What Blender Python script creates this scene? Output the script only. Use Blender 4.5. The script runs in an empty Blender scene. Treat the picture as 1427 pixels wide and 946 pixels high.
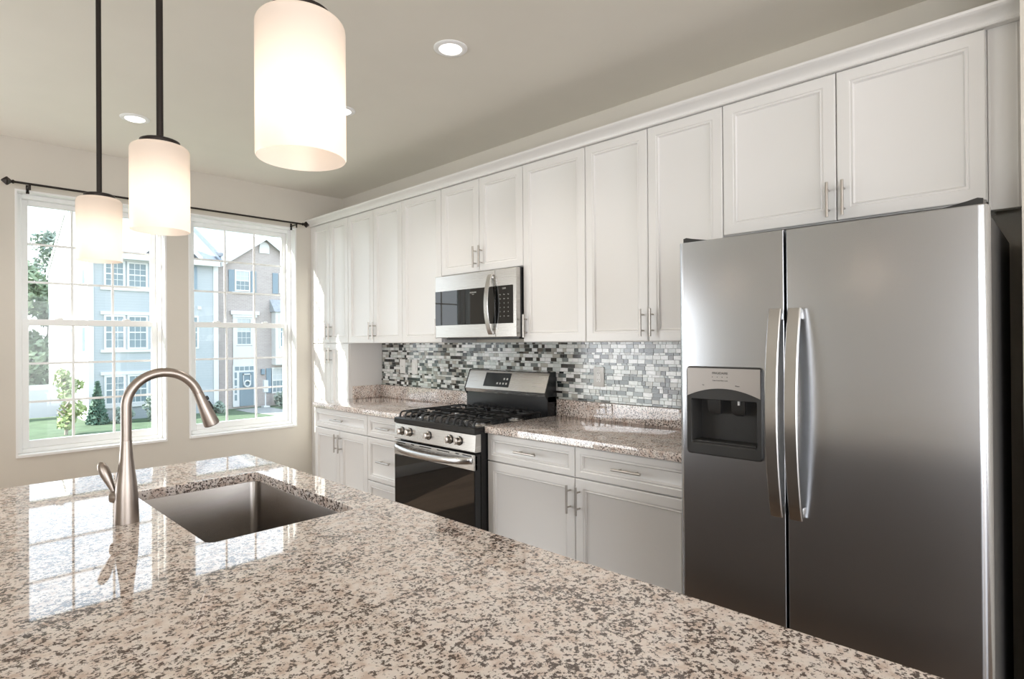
import bpy, bmesh, math, random
from mathutils import Vector, Matrix, Euler
PI = math.pi
S = bpy.context.scene
C = S.collection

# ------------------------------------------------------------------ camera
CAM_H = 1.3807
def camera():
    yaw, pitch, roll = math.radians(45.9589), math.radians(0.1789), math.radians(-0.4131)
    F = Vector((math.sin(yaw) * math.cos(pitch), math.cos(yaw) * math.cos(pitch), math.sin(pitch)))
    R = Vector((math.cos(yaw), -math.sin(yaw), 0))
    U = R.cross(F)
    R2 = R * math.cos(roll) + U * math.sin(roll)
    U2 = U * math.cos(roll) - R * math.sin(roll)
    cd = bpy.data.cameras.new('camera')
    cd.sensor_width = 36
    cd.lens = 808.82 / 1427 * 36
    cd.clip_start, cd.clip_end = 0.02, 400
    o = bpy.data.objects.new('camera', cd)
    C.objects.link(o)
    M = Matrix((R2, U2, -F)).transposed().to_4x4()
    M.translation = Vector((0, 0, CAM_H))
    o.matrix_world = M
    S.camera = o
camera()

# ------------------------------------------------------------------ world, sun, fill lamps, exposure
SKY = 3.0
SUN = 15.0
SUN_DIR = Vector((2.6, -1.0, -1.45))
LEFT_FILL_W, REAR_FILL_W, BACK_FILL_W = 75, 100, 70
PENDANT_W, CAN_W = 0.19, 23.0
S.view_settings.view_transform = 'Standard'
S.view_settings.look = 'None'
S.view_settings.exposure = 0.08
S.view_settings.gamma = 1.0
S.view_settings.use_curve_mapping = False
S.cycles.max_bounces = 10
S.cycles.diffuse_bounces = 5
S.cycles.glossy_bounces = 5
S.cycles.transparent_max_bounces = 12
S.cycles.transmission_bounces = 6
S.cycles.sample_clamp_indirect = 6
S.cycles.caustics_reflective = False
S.cycles.caustics_refractive = False
w = bpy.data.worlds.new('sky')
S.world = w
w.use_nodes = True
nt = w.node_tree
bg = nt.nodes['Background']
tc = nt.nodes.new('ShaderNodeTexCoord'); sp = nt.nodes.new('ShaderNodeSeparateXYZ')
rp = nt.nodes.new('ShaderNodeValToRGB')
nt.links.new(tc.outputs['Generated'], sp.inputs[0]); nt.links.new(sp.outputs['Z'], rp.inputs[0])
nt.links.new(rp.outputs[0], bg.inputs[0])
rp.color_ramp.elements[0].position = 0.0; rp.color_ramp.elements[0].color = (0.92, 0.95, 1.0, 1)
rp.color_ramp.elements[1].position = 0.7; rp.color_ramp.elements[1].color = (0.66, 0.82, 1.0, 1)
bg.inputs[1].default_value = SKY
def light(name, kind, loc, energy, color=(1, 1, 1), **kw):
    l = bpy.data.lights.new(name, kind)
    l.energy = energy; l.color = color
    for k, v in kw.items(): setattr(l, k, v)
    o = bpy.data.objects.new(name, l); C.objects.link(o); o.location = loc
    return o
sun = light('sun', 'SUN', (0, 0, 20), SUN, (1.0, 0.96, 0.88), angle=0.009)
sun.rotation_euler = SUN_DIR.to_track_quat('-Z', 'Y').to_euler()
# added fill lamps set in assumed openings of the unseen left and rear walls
a = light('fill_left', 'AREA', (-3.95, -2.7, 1.25), LEFT_FILL_W, (0.95, 0.98, 1.0), shape='RECTANGLE', size=3.0, size_y=2.1)
a.rotation_euler = Vector((1, 0.0, 0.30)).to_track_quat('-Z', 'Y').to_euler()
a = light('fill_rear', 'AREA', (0.2, -4.4, 1.25), REAR_FILL_W, (0.97, 0.98, 1.0), shape='RECTANGLE', size=4.2, size_y=2.1)
a.rotation_euler = Vector((0, 1, 0.30)).to_track_quat('-Z', 'Y').to_euler()

a = light('fill_window_wall', 'AREA', (-1.90, 4.88, 1.08), BACK_FILL_W, (0.94, 0.97, 1.0), shape='RECTANGLE', size=1.9, size_y=1.9)  # added fill lamp, out of view at an assumed opening left of the windows
a.rotation_euler = Vector((0.75, -1, 0.42)).to_track_quat('-Z', 'Y').to_euler()

# ------------------------------------------------------------------ materials
def mat(name, col, rough=0.5, metal=0.0, spec=0.5, **kw):
    m = bpy.data.materials.new(name); m.use_nodes = True
    b = m.node_tree.nodes['Principled BSDF']
    b.inputs['Base Color'].default_value = (*col, 1)
    b.inputs['Roughness'].default_value = rough
    b.inputs['Metallic'].default_value = metal
    b.inputs['Specular IOR Level'].default_value = spec
    for k, v in kw.items(): b.inputs[k].default_value = v
    return m
def nodes(m): return m.node_tree.nodes, m.node_tree.links, m.node_tree.nodes['Principled BSDF']
def coord(m, scale=(1, 1, 1)):
    N, L, b = nodes(m)
    t = N.new('ShaderNodeTexCoord'); mp = N.new('ShaderNodeMapping')
    mp.inputs['Scale'].default_value = scale
    L.new(t.outputs['Object'], mp.inputs[0])
    return mp.outputs[0]
def noise(m, vec, scale, detail=2, rough=0.5):
    N, L, b = nodes(m)
    n = N.new('ShaderNodeTexNoise'); n.inputs['Scale'].default_value = scale
    n.inputs['Detail'].default_value = detail; n.inputs['Roughness'].default_value = rough
    L.new(vec, n.inputs['Vector']); return n.outputs['Fac']
def ramp(m, fac, stops, interp='LINEAR'):
    N, L, b = nodes(m)
    r = N.new('ShaderNodeValToRGB'); L.new(fac, r.inputs[0]); cr = r.color_ramp
    cr.interpolation = interp
    while len(cr.elements) < len(stops): cr.elements.new(0.5)
    for e, (p, c) in zip(cr.elements, stops): e.position = p; e.color = (*c, 1)
    return r.outputs[0]
def mix(m, fac, a, b_, mode='MIX'):
    N, L, b = nodes(m)
    x = N.new('ShaderNodeMix'); x.data_type = 'RGBA'; x.blend_type = mode
    for s, v in ((x.inputs['Factor'], fac), (x.inputs['A'], a), (x.inputs['B'], b_)):
        if hasattr(v, 'links'): L.new(v, s)
        elif isinstance(v, tuple): s.default_value = (*v, 1)
        else: s.default_value = v
    return x.outputs['Result']
def setcol(m, out): m.node_tree.links.new(out, m.node_tree.nodes['Principled BSDF'].inputs['Base Color'])
def bump(m, fac, strength, dist=0.002):
    N, L, b = nodes(m)
    n = N.new('ShaderNodeBump'); n.inputs['Strength'].default_value = strength; n.inputs['Distance'].default_value = dist
    L.new(fac, n.inputs['Height']); L.new(n.outputs[0], b.inputs['Normal'])

M = {}
def painted(name, col, rough, amt=0.03, scale=3.0):
    m = mat(name, col, rough)
    f = noise(m, coord(m), scale, 3)
    setcol(m, ramp(m, f, [(0.3, tuple(c * (1 - amt) for c in col)), (0.7, col)]))
    return m
M['wall'] = painted('wall_paint', (0.69, 0.650, 0.585), 0.75)
M['ceiling'] = painted('ceiling_paint', (0.80, 0.765, 0.695), 0.85)
M['cabinet'] = painted('cabinet_paint', (0.80, 0.785, 0.77), 0.32, 0.015)
M['island_paint'] = painted('island_paint', (0.27, 0.235, 0.21), 0.4, 0.1)
M['trim'] = painted('trim_paint', (0.89, 0.89, 0.885), 0.35, 0.01)
M['vinyl'] = mat('window_vinyl', (0.89, 0.895, 0.89), 0.35)
M['plastic_white'] = mat('white_plastic', (0.82, 0.81, 0.79), 0.3)
M['black'] = mat('black_enamel', (0.012, 0.012, 0.013), 0.22)
M['black_matte'] = mat('black_iron', (0.016, 0.016, 0.017), 0.42)
M['slot'] = mat('dark_slot', (0.01, 0.01, 0.01), 0.6)
M['dark_plastic'] = mat('dark_plastic', (0.030, 0.029, 0.028), 0.38)
M['graphite'] = mat('fridge_side', (0.022, 0.021, 0.021), 0.5)
M['black_glass'] = mat('black_glass', (0.006, 0.006, 0.006), 0.02, 0, 0.5, IOR=1.6)
M['bronze'] = mat('oil_rubbed_bronze', (0.028, 0.022, 0.019), 0.42, 0.6)
M['screen'] = mat('display_glass', (0.03, 0.035, 0.04), 0.06)
M['print_light'] = mat('light_print', (0.55, 0.55, 0.53), 0.5)
M['print_dark'] = mat('dark_print', (0.03, 0.03, 0.03), 0.5)
M['silver_panel'] = mat('silver_plastic', (0.50, 0.47, 0.45), 0.30, 0.55)
def brushed(name, col, rough, aniso, scl, var=0.02):
    m = mat(name, col, rough, 1.0)
    N, L, b = nodes(m)
    f = noise(m, coord(m, scl), 6, 3, 0.6)
    r = N.new('ShaderNodeMapRange'); L.new(f, r.inputs[0])
    r.inputs['To Min'].default_value = rough - var; r.inputs['To Max'].default_value = rough + var
    L.new(r.outputs[0], b.inputs['Roughness'])
    if aniso:
        t = N.new('ShaderNodeTangent'); t.direction_type = 'RADIAL'; t.axis = 'Z'
        L.new(t.outputs[0], b.inputs['Tangent']); b.inputs['Anisotropic'].default_value = aniso
    return m
M['steel_fridge'] = brushed('brushed_steel_tall', (0.545, 0.56, 0.588), 0.24, 0.3, (80, 80, 1), 0.004)
M['steel'] = brushed('brushed_steel', (0.57, 0.55, 0.525), 0.27, 0.0, (1, 1, 60))
M['steel_handle'] = brushed('satin_handle_steel', (0.60, 0.59, 0.58), 0.24, 0.0, (40, 40, 1))
M['steel_sink'] = brushed('sink_steel', (0.34, 0.315, 0.295), 0.27, 0.0, (1, 60, 1), 0.006)
M['nickel'] = brushed('brushed_nickel', (0.37, 0.32, 0.285), 0.36, 0.0, (30, 30, 1))
M['pull'] = mat('satin_nickel_pull', (0.50, 0.465, 0.43), 0.30, 1.0)
M['knob'] = mat('knob_steel', (0.62, 0.57, 0.52), 0.28, 1.0)

def granite():
    m = mat('speckled_granite', (0.6, 0.5, 0.45), 0.03, 0, 0.75)
    v = coord(m)
    big = noise(m, v, 8, 2)
    fine = noise(m, v, 215, 4, 0.6)
    mid = noise(m, v, 112, 4, 0.6)
    tint = noise(m, v, 38, 3)
    base = ramp(m, tint, [(0.34, (0.65, 0.515, 0.445)), (0.45, (0.785, 0.68, 0.62)), (0.56, (0.86, 0.775, 0.725)), (0.68, (0.79, 0.725, 0.685))])
    N, L, b = nodes(m)
    def madd(a_, k, c):
        x = N.new('ShaderNodeMath'); x.operation = 'MULTIPLY_ADD'
        L.new(a_, x.inputs[0]); x.inputs[1].default_value = k
        if hasattr(c, 'links'): L.new(c, x.inputs[2])
        else: x.inputs[2].default_value = c
        return x.outputs[0]
    d = madd(big, 0.14, madd(mid, 0.56, madd(fine, 0.44, -0.07)))
    spk = ramp(m, d, [(0.445, (1, 1, 1)), (0.468, (0.72, 0.72, 0.72)), (0.490, (0, 0, 0))])
    col = mix(m, spk, base, (0.095, 0.067, 0.056))
    fleck = noise(m, v, 190, 2)  # random pale flecks in the stone
    col = mix(m, ramp(m, fleck, [(0.62, (0, 0, 0)), (0.70, (0.5, 0.5, 0.5))]), col, (0.84, 0.79, 0.75))
    setcol(m, col)
    return m
M['granite'] = granite()

def tile_mat():
    m = mat('mosaic_tile', (0.7, 0.7, 0.7), 0.10, 0, 0.6)
    N, L, b = nodes(m)
    at = N.new('ShaderNodeVertexColor'); at.layer_name = 'tile'
    f = noise(m, coord(m, (1, 1, 2.2)), 55, 4, 0.65)
    sh = ramp(m, f, [(0.35, (0.82, 0.82, 0.82)), (0.6, (1.08, 1.08, 1.08))])
    setcol(m, mix(m, 0.55, at.outputs[0], mix(m, 1.0, at.outputs[0], sh, 'MULTIPLY')))
    return m
M['tile'] = tile_mat()

def hardwood():
    m = mat('hardwood', (0.2, 0.11, 0.06), 0.28)
    N, L, b = nodes(m)
    br = N.new('ShaderNodeTexBrick'); L.new(coord(m), br.inputs['Vector'])
    br.inputs['Scale'].default_value = 1.0; br.inputs['Brick Width'].default_value = 1.3; br.inputs['Row Height'].default_value = 0.13
    br.inputs['Mortar Size'].default_value = 0.0025
    br.inputs['Color1'].default_value = (0.17, 0.115, 0.08, 1); br.inputs['Color2'].default_value = (0.24, 0.17, 0.12, 1)
    br.inputs['Mortar'].default_value = (0.03, 0.018, 0.012, 1)
    f = noise(m, coord(m, (2, 40, 1)), 3, 4)
    setcol(m, mix(m, 0.6, br.outputs['Color'], mix(m, 1.0, br.outputs['Color'], ramp(m, f, [(0.3, (0.6, 0.6, 0.6)), (0.7, (1.2, 1.2, 1.2))]), 'MULTIPLY')))
    return m
M['floor'] = hardwood()

def pane_glass():
    m = bpy.data.materials.new('window_glass'); m.use_nodes = True
    N, L = m.node_tree.nodes, m.node_tree.links
    N.remove(N['Principled BSDF'])
    t = N.new('ShaderNodeBsdfTransparent'); t.inputs[0].default_value = (0.97, 0.985, 0.98, 1)
    g = N.new('ShaderNodeBsdfGlossy'); g.inputs['Roughness'].default_value = 0.01
    lw = N.new('ShaderNodeLayerWeight'); lw.inputs['Blend'].default_value = 0.5
    pw = N.new('ShaderNodeMath'); pw.operation = 'POWER'; L.new(lw.outputs['Facing'], pw.inputs[0]); pw.inputs[1].default_value = 5.0
    fr = N.new('ShaderNodeMath'); fr.operation = 'MULTIPLY_ADD'; L.new(pw.outputs[0], fr.inputs[0]); fr.inputs[1].default_value = 0.9; fr.inputs[2].default_value = 0.025
    x = N.new('ShaderNodeMixShader')
    L.new(fr.outputs[0], x.inputs[0]); L.new(t.outputs[0], x.inputs[1]); L.new(g.outputs[0], x.inputs[2])
    L.new(x.outputs[0], N['Material Output'].inputs[0])
    return m
M['pane'] = pane_glass()

def opal():
    m = bpy.data.materials.new('opal_glass'); m.use_nodes = True
    N, L = m.node_tree.nodes, m.node_tree.links
    b = N['Principled BSDF']
    b.inputs['Base Color'].default_value = (0.86, 0.80, 0.76, 1); b.inputs['Roughness'].default_value = 0.25
    t = N.new('ShaderNodeBsdfTranslucent'); t.inputs[0].default_value = (0.95, 0.87, 0.80, 1)
    x = N.new('ShaderNodeMixShader'); x.inputs[0].default_value = 0.62
    L.new(b.outputs[0], x.inputs[1]); L.new(t.outputs[0], x.inputs[2]); L.new(x.outputs[0], N['Material Output'].inputs[0])
    return m
M['opal'] = opal()
def emit(name, col, s):
    m = bpy.data.materials.new(name); m.use_nodes = True
    N, L = m.node_tree.nodes, m.node_tree.links
    N.remove(N['Principled BSDF'])
    e = N.new('ShaderNodeEmission'); e.inputs[0].default_value = (*col, 1); e.inputs[1].default_value = s
    L.new(e.outputs[0], N['Material Output'].inputs[0])
    return m
M['bulb'] = emit('lit_bulb', (1.0, 0.86, 0.70), 4)
M['lens'] = emit('lit_lens', (1.0, 0.95, 0.90), 3.0)

# outdoors
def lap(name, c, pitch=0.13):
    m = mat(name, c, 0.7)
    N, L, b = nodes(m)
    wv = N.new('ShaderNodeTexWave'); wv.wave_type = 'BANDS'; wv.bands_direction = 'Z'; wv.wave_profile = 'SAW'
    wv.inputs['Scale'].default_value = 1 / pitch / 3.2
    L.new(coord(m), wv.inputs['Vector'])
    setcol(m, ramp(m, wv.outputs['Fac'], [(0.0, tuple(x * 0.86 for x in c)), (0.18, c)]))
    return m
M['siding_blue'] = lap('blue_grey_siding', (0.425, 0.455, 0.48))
M['siding_white'] = lap('white_siding', (0.52, 0.52, 0.52))
def bricks():
    m = mat('red_brick', (0.6, 0.45, 0.42), 0.8)
    N, L, b = nodes(m)
    br = N.new('ShaderNodeTexBrick')
    mp = N.new('ShaderNodeMapping'); mp.inputs['Rotation'].default_value = (PI / 2, 0, 0)
    t = N.new('ShaderNodeTexCoord'); L.new(t.outputs['Object'], mp.inputs[0]); L.new(mp.outputs[0], br.inputs['Vector'])
    br.inputs['Scale'].default_value = 1; br.inputs['Brick Width'].default_value = 0.24; br.inputs['Row Height'].default_value = 0.08
    br.inputs['Mortar Size'].default_value = 0.008
    br.inputs['Color1'].default_value = (0.40, 0.335, 0.32, 1); br.inputs['Color2'].default_value = (0.45, 0.385, 0.365, 1)
    br.inputs['Mortar'].default_value = (0.50, 0.47, 0.455, 1)
    L.new(br.outputs['Color'], b.inputs['Base Color'])
    return m
M['brick'] = bricks()
M['shingle'] = painted('grey_shingles', (0.40, 0.415, 0.44), 0.9, 0.18, 6)
M['flashing'] = mat('grey_flashing', (0.20, 0.22, 0.25), 0.6)
M['house_trim'] = mat('white_house_trim', (0.66, 0.66, 0.66), 0.5)
M['house_glass'] = mat('house_window_glass', (0.20, 0.26, 0.29), 0.15)
M['blind'] = mat('pale_blind', (0.50, 0.53, 0.55), 0.7)
M['shutter'] = mat('slate_shutter', (0.22, 0.285, 0.34), 0.6)
M['door_paint'] = mat('slate_door', (0.20, 0.26, 0.30), 0.5)
M['fence'] = mat('white_vinyl_fence', (0.55, 0.56, 0.60), 0.5)
M['grass'] = painted('lawn_grass', (0.11, 0.165, 0.09), 0.95, 0.35, 1.6)
M['concrete'] = painted('pale_concrete', (0.30, 0.30, 0.29), 0.9, 0.08, 3)
M['bark'] = mat('bark', (0.30, 0.26, 0.22), 0.9)
def leafy(name, a_, b_):
    m = mat(name, a_, 0.8)
    f = noise(m, coord(m), 2.2, 4)
    setcol(m, ramp(m, f, [(0.35, a_), (0.65, b_)]))
    return m
M['leaf_tree'] = leafy('tree_leaves', (0.19, 0.26, 0.15), (0.32, 0.39, 0.26))
M['leaf_grey'] = leafy('grey_green_leaves', (0.23, 0.29, 0.24), (0.34, 0.39, 0.33))
M['leaf_lime'] = leafy('lime_leaves', (0.25, 0.32, 0.12), (0.37, 0.42, 0.21))
M['leaf_dark'] = leafy('evergreen_leaves', (0.07, 0.14, 0.10), (0.14, 0.22, 0.16))

# ------------------------------------------------------------------ mesh helpers
class MB:
    def __init__(s): s.bm = bmesh.new()
    def loft(s, loops, cap0=False, cap1=False, closed=True, cyc=False):
        bm = s.bm
        V = [[bm.verts.new(p) for p in lp] for lp in loops]
        n = len(V[0]); out = []
        pairs = list(zip(V[:-1], V[1:]))
        if cyc: pairs.append((V[-1], V[0]))
        for A, B in pairs:
            for i in range(n if closed else n - 1):
                j = (i + 1) % n
                try: out.append(bm.faces.new((A[i], A[j], B[j], B[i])))
                except ValueError: pass
        if cap0: out.append(bm.faces.new(V[0][::-1]))
        if cap1: out.append(bm.faces.new(V[-1]))
        return V
    def box(s, x0, x1, y0, y1, z0, z1, bev=0.0, seg=2):
        x0, x1 = min(x0, x1), max(x0, x1); y0, y1 = min(y0, y1), max(y0, y1); z0, z1 = min(z0, z1), max(z0, z1)
        V = s.loft([[(x0, y0, z0), (x1, y0, z0), (x1, y1, z0), (x0, y1, z0)], [(x0, y0, z1), (x1, y0, z1), (x1, y1, z1), (x0, y1, z1)]], True, True)
        if bev > 0:
            vs = V[0] + V[1]
            es = {e for v in vs for e in v.link_edges}
            bmesh.ops.bevel(s.bm, geom=list(es), offset=bev, segments=seg, profile=0.5, affect='EDGES')
        return s
    def prism(s, poly, axis, lo, hi):
        # poly: 2-D points in the plane of the two other axes, in axis order
        def P(p, t):
            q = list(p); q.insert(axis, t); return tuple(q)
        s.loft([[P(p, lo) for p in poly], [P(p, hi) for p in poly]], True, True)
        return s
    def tube(s, pts, r, seg=12, cap=True):
        pts = [Vector(p) for p in pts]
        rs = r if isinstance(r, (list, tuple)) else [r] * len(pts)
        T = []
        for i in range(len(pts)):
            d = pts[min(i + 1, len(pts) - 1)] - pts[max(i - 1, 0)]
            T.append(d.normalized())
        ref = Vector((0, 0, 1)) if abs(T[0].z) < 0.9 else Vector((1, 0, 0))
        N = (ref - T[0] * ref.dot(T[0])).normalized()
        loops = []
        for p, t, rr in zip(pts, T, rs):
            N = (N - t * N.dot(t)).normalized(); B = t.cross(N)
            loops.append([tuple(p + (N * math.cos(2 * PI * k / seg) + B * math.sin(2 * PI * k / seg)) * rr) for k in range(seg)])
        s.loft(loops, cap, cap)
        return s
    def lathe(s, prof, c, axis='Z', seg=32, cap0=True, cap1=True, sy=1.0):
        # prof: (radius, height) pairs along the axis
        loops = []
        for r, h in prof:
            lp = []
            for k in range(seg):
                a_ = 2 * PI * k / seg
                u, v = r * math.cos(a_), r * math.sin(a_) * sy
                if axis == 'Z': p = (c[0] + u, c[1] + v, c[2] + h)
                elif axis == 'X': p = (c[0] + h, c[1] + u, c[2] + v)
                else: p = (c[0] + u, c[1] + h, c[2] + v)
                lp.append(p)
            loops.append(lp)
        s.loft(loops, cap0, cap1)
        return s
    def sweep_rect(s, pts, wdt, thk, side=(0, 1, 0)):
        # rectangular bar following pts; width along side
        sd = Vector(side); loops = []
        P = [Vector(p) for p in pts]
        for i, p in enumerate(P):
            t = (P[min(i + 1, len(P) - 1)] - P[max(i - 1, 0)]).normalized()
            n = t.cross(sd).normalized()
            w2, t2, c = wdt / 2, thk / 2, min(wdt, thk) * 0.22
            prof = [(-w2 + c, -t2), (w2 - c, -t2), (w2, -t2 + c), (w2, t2 - c), (w2 - c, t2), (-w2 + c, t2), (-w2, t2 - c), (-w2, -t2 + c)]
            loops.append([tuple(p + sd * a_ + n * b_) for a_, b_ in prof])
        s.loft(loops, True, True)
        return s
    def quad(s, pts): s.bm.faces.new([s.bm.verts.new(p) for p in pts]); return s
    def build(s, name, m, parent=None, smooth=35, loc=None):
        bm = s.bm
        bmesh.ops.recalc_face_normals(bm, faces=bm.faces[:])
        off = Vector(loc) if loc is not None else (WL[parent.name] if parent else Vector((0, 0, 0)))
        if off.length: bmesh.ops.translate(bm, verts=bm.verts[:], vec=-off)
        me = bpy.data.meshes.new(name); bm.to_mesh(me); bm.free()
        ms = m if isinstance(m, (list, tuple)) else [m]
        for q in ms: me.materials.append(M[q])
        if smooth:
            for p in me.polygons: p.use_smooth = True
            me.set_sharp_from_angle(angle=math.radians(smooth))
        o = bpy.data.objects.new(name, me); C.objects.link(o)
        if parent: o.parent = parent
        elif loc is not None: o.location = loc
        WL[o.name] = off
        return o
WL = {}
def tag(o, label=None, cat=None, group=None, kind=None):
    for k, v in (('label', label), ('category', cat), ('group', group), ('kind', kind)):
        if v: o[k] = v
    return o
def thing(name, loc, label, cat, group=None):
    o = bpy.data.objects.new(name, None); C.objects.link(o); o.location = loc
    o.empty_display_size = 0.1
    WL[o.name] = Vector(loc)
    return tag(o, label, cat, group)
def struct(o): o['kind'] = 'structure'; return o
def rrect(a0, a1, b0, b1, r, n=4):
    pts = []
    for (cx, cy, s0) in ((a1 - r, b1 - r, 0), (a0 + r, b1 - r, 1), (a0 + r, b0 + r, 2), (a1 - r, b0 + r, 3)):
        for k in range(n + 1):
            t = (s0 + k / n) * PI / 2
            pts.append((cx + r * math.cos(t), cy + r * math.sin(t)))
    return pts
def atX(x, pts): return [(x, p[0], p[1]) for p in pts]
def atZ(z, pts): return [(p[0], p[1], z) for p in pts]
def face_text(name, body, size, x, yc, z, m, parent):
    cu = bpy.data.curves.new(name, 'FONT'); cu.body = body; cu.size = size; cu.align_x = 'CENTER'; cu.align_y = 'CENTER'
    cu.extrude = 0.0003; cu.materials.append(M[m])
    o = bpy.data.objects.new(name, cu); C.objects.link(o)
    me = o.to_mesh().copy(); me.name = name
    o.to_mesh_clear(); bpy.data.objects.remove(o); bpy.data.curves.remove(cu)
    o = bpy.data.objects.new(name, me); C.objects.link(o)
    o.parent = parent
    R = Matrix(((0, 0, -1), (-1, 0, 0), (0, 1, 0))).to_4x4()
    R.translation = Vector((x, yc, z)) - WL[parent.name]
    o.matrix_local = R
    WL[o.name] = Vector((x, yc, z))
    return o

# ------------------------------------------------------------------ room
XW, YW, ZC = 2.839, 4.968, 2.738
XL, YB = -4.0, -4.5
W1, W2 = (0.470, 1.352), (1.504, 2.380)
WZ = (0.640, 2.403)
struct(MB().box(XL, XW, YB, YW, -0.05, 0).build('floor', 'floor', smooth=0))
struct(MB().box(XL - 0.16, XW + 0.16, YB - 0.16, YW + 0.16, ZC, ZC + 0.15).build('ceiling', 'ceiling', smooth=0))
struct(MB().box(XW, XW + 0.16, YB, YW + 0.16, -0.05, ZC).build('wall_right', 'wall', smooth=0))
b = MB()
y0, y1 = YW, YW + 0.16
for x0, x1, z0, z1 in ((XL, -2.9, 0, ZC), (-0.9, W1[0], 0, ZC), (-2.9, -0.9, 2.05, ZC), (W1[1], W2[0], 0, ZC), (W2[1], XW, 0, ZC), (*W1, 0, WZ[0]), (*W1, WZ[1], ZC), (*W2, 0, WZ[0]), (*W2, WZ[1], ZC)):  # the unseen gap left of both windows is added to let light in
    b.box(x0, x1, y0, y1, z0 - (0.05 if z0 == 0 else 0), z1)
struct(b.build('wall_back', 'wall', smooth=0))
def wall_with_opening(name, axis, at0, at1, lo, hi, o0, o1, oz):
    b = MB()
    for a0, a1, z0, z1 in ((lo, o0, -0.05, ZC), (o1, hi, -0.05, ZC), (o0, o1, oz, ZC), (o0, o1, -0.05, 0.15)):
        if axis == 'X': b.box(at0, at1, a0, a1, z0, z1)
        else: b.box(a0, a1, at0, at1, z0, z1)
    return struct(b.build(name, 'wall', smooth=0))
wall_with_opening('wall_left', 'X', XL - 0.16, XL, YB, YW + 0.16, -4.25, -1.15, 2.35)  # opening is assumed, added out of view to carry light
wall_with_opening('wall_front', 'Y', YB - 0.16, YB, XL - 0.16, XW + 0.16, -1.95, 2.35, 2.35)  # wide opening behind the camera is likewise added for light
struct(MB().box(2.40, XW, -0.05, 0.112, 0, ZC).build('wall_end', 'wall', smooth=0))
struct(MB().box(-0.9, XW - 0.63, YW - 0.014, YW, 0, 0.11, 0.004).build('baseboard_back', 'trim'))

def window(n, x0, x1):
    root = bpy.data.objects.new('window_%d' % n, None); C.objects.link(root)
    root.location = (x0, YW, WZ[0]); WL[root.name] = Vector(root.location); struct(root)
    z0, z1 = WZ
    b = MB(); t = 0.012
    yl = (YW - 0.004, YW + 0.16)
    b.box(x0, x0 + t, *yl, z0, z1).box(x1 - t, x1, *yl, z0, z1).box(x0 + t, x1 - t, *yl, z1 - t, z1)
    b.box(x0 + t, x1 - t, YW - 0.012, yl[1], z0, z0 + 0.016)
    b.build('jamb_liner', 'trim', root, 0)
    fx0, fx1, fz0, fz1 = x0 + t, x1 - t, z0 + 0.016, z1 - t
    b = MB(); fw = 0.030; ya, yb = YW + 0.078, YW + 0.15
    b.box(fx0, fx0 + fw, ya, yb, fz0, fz1, 0.004).box(fx1 - fw, fx1, ya, yb, fz0, fz1, 0.004)
    b.box(fx0 + fw, fx1 - fw, ya, yb, fz1 - fw, fz1, 0.004).box(fx0 + fw, fx1 - fw, ya, yb, fz0, fz0 + fw, 0.004)
    b.build('window_frame', 'vinyl', root, 0)
    gx0, gx1, gz0, gz1 = fx0 + fw, fx1 - fw, fz0 + fw, fz1 - fw
    zm = 1.532
    for nm, y, za, zb, rb, rt in (('upper_sash', YW + 0.118, zm - 0.02, gz1, 0.036, 0.036), ('lower_sash', YW + 0.088, gz0, zm + 0.022, 0.05, 0.042)):
        b = MB(); sw = 0.036; d = 0.026
        b.box(gx0, gx0 + sw, y, y + d, za, zb, 0.003).box(gx1 - sw, gx1, y, y + d, za, zb, 0.003)
        b.box(gx0 + sw, gx1 - sw, y, y + d, zb - rt, zb, 0.003).box(gx0 + sw, gx1 - sw, y, y + d, za, za + rb, 0.003)
        s_ = b.build(nm, 'vinyl', root, 0)
        px0, px1, pz0, pz1 = gx0 + sw, gx1 - sw, za + rb, zb - rt
        MB().box(px0 - 0.004, px1 + 0.004, y + 0.0150, y + 0.0185, pz0 - 0.004, pz1 + 0.004).build('pane', 'pane', s_, 0)
        b = MB(); mw = 0.0075
        for k in (1, 2):
            xx = px0 + (px1 - px0) * k / 3; zz = pz0 + (pz1 - pz0) * k / 3
            b.box(xx - mw, xx + mw, y + 0.007, y + 0.0145, pz0, pz1)
            b.box(px0, px1, y + 0.0075, y + 0.0140, zz - mw, zz + mw)
        b.build('muntin_grid', 'vinyl', s_, 0)
        if nm == 'lower_sash':
            b = MB()
            for f in (0.25, 0.75):
                xx = gx0 + (gx1 - gx0) * f
                b.box(xx - 0.025, xx + 0.025, y + 0.002, y + 0.020, zb, zb + 0.007, 0.002).box(xx - 0.006, xx + 0.02, y + 0.006, y + 0.016, zb + 0.007, zb + 0.014, 0.002)
            b.build('sash_lock', 'vinyl', s_, 0)
window(1, *W1); window(2, *W2)

# ------------------------------------------------------------------ cabinet builder (all fronts face -X)
I = 0.0254
def front_panel(b, xf, y0, y1, z0, z1, st, th=0.02):
    L = []
    for ins, d in ((0, th), (0, 0.003), (0.003, 0), (st - 0.012, 0), (st - 0.009, 0.0035), (st - 0.004, 0.0035), (st - 0.001, 0.0015), (st + 0.004, 0.0105), (st + 0.006, 0.0115)):
        L.append([(xf + d, y0 + ins, z0 + ins), (xf + d, y1 - ins, z0 + ins), (xf + d, y1 - ins, z1 - ins), (xf + d, y0 + ins, z1 - ins)])
    b.loft(L, True, True)
def pull_v(parent, xf, y, zc, ln=0.135):
    b = MB(); x = xf - 0.032
    b.tube([(x, y, zc - ln / 2), (x, y, zc + ln / 2)], 0.0058, 12)
    for s_ in (-1, 1): b.tube([(x, y, zc + s_ * ln * 0.29), (xf, y, zc + s_ * ln * 0.29)], 0.0042, 8)
    return b.build('handle', 'pull', parent)
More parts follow.
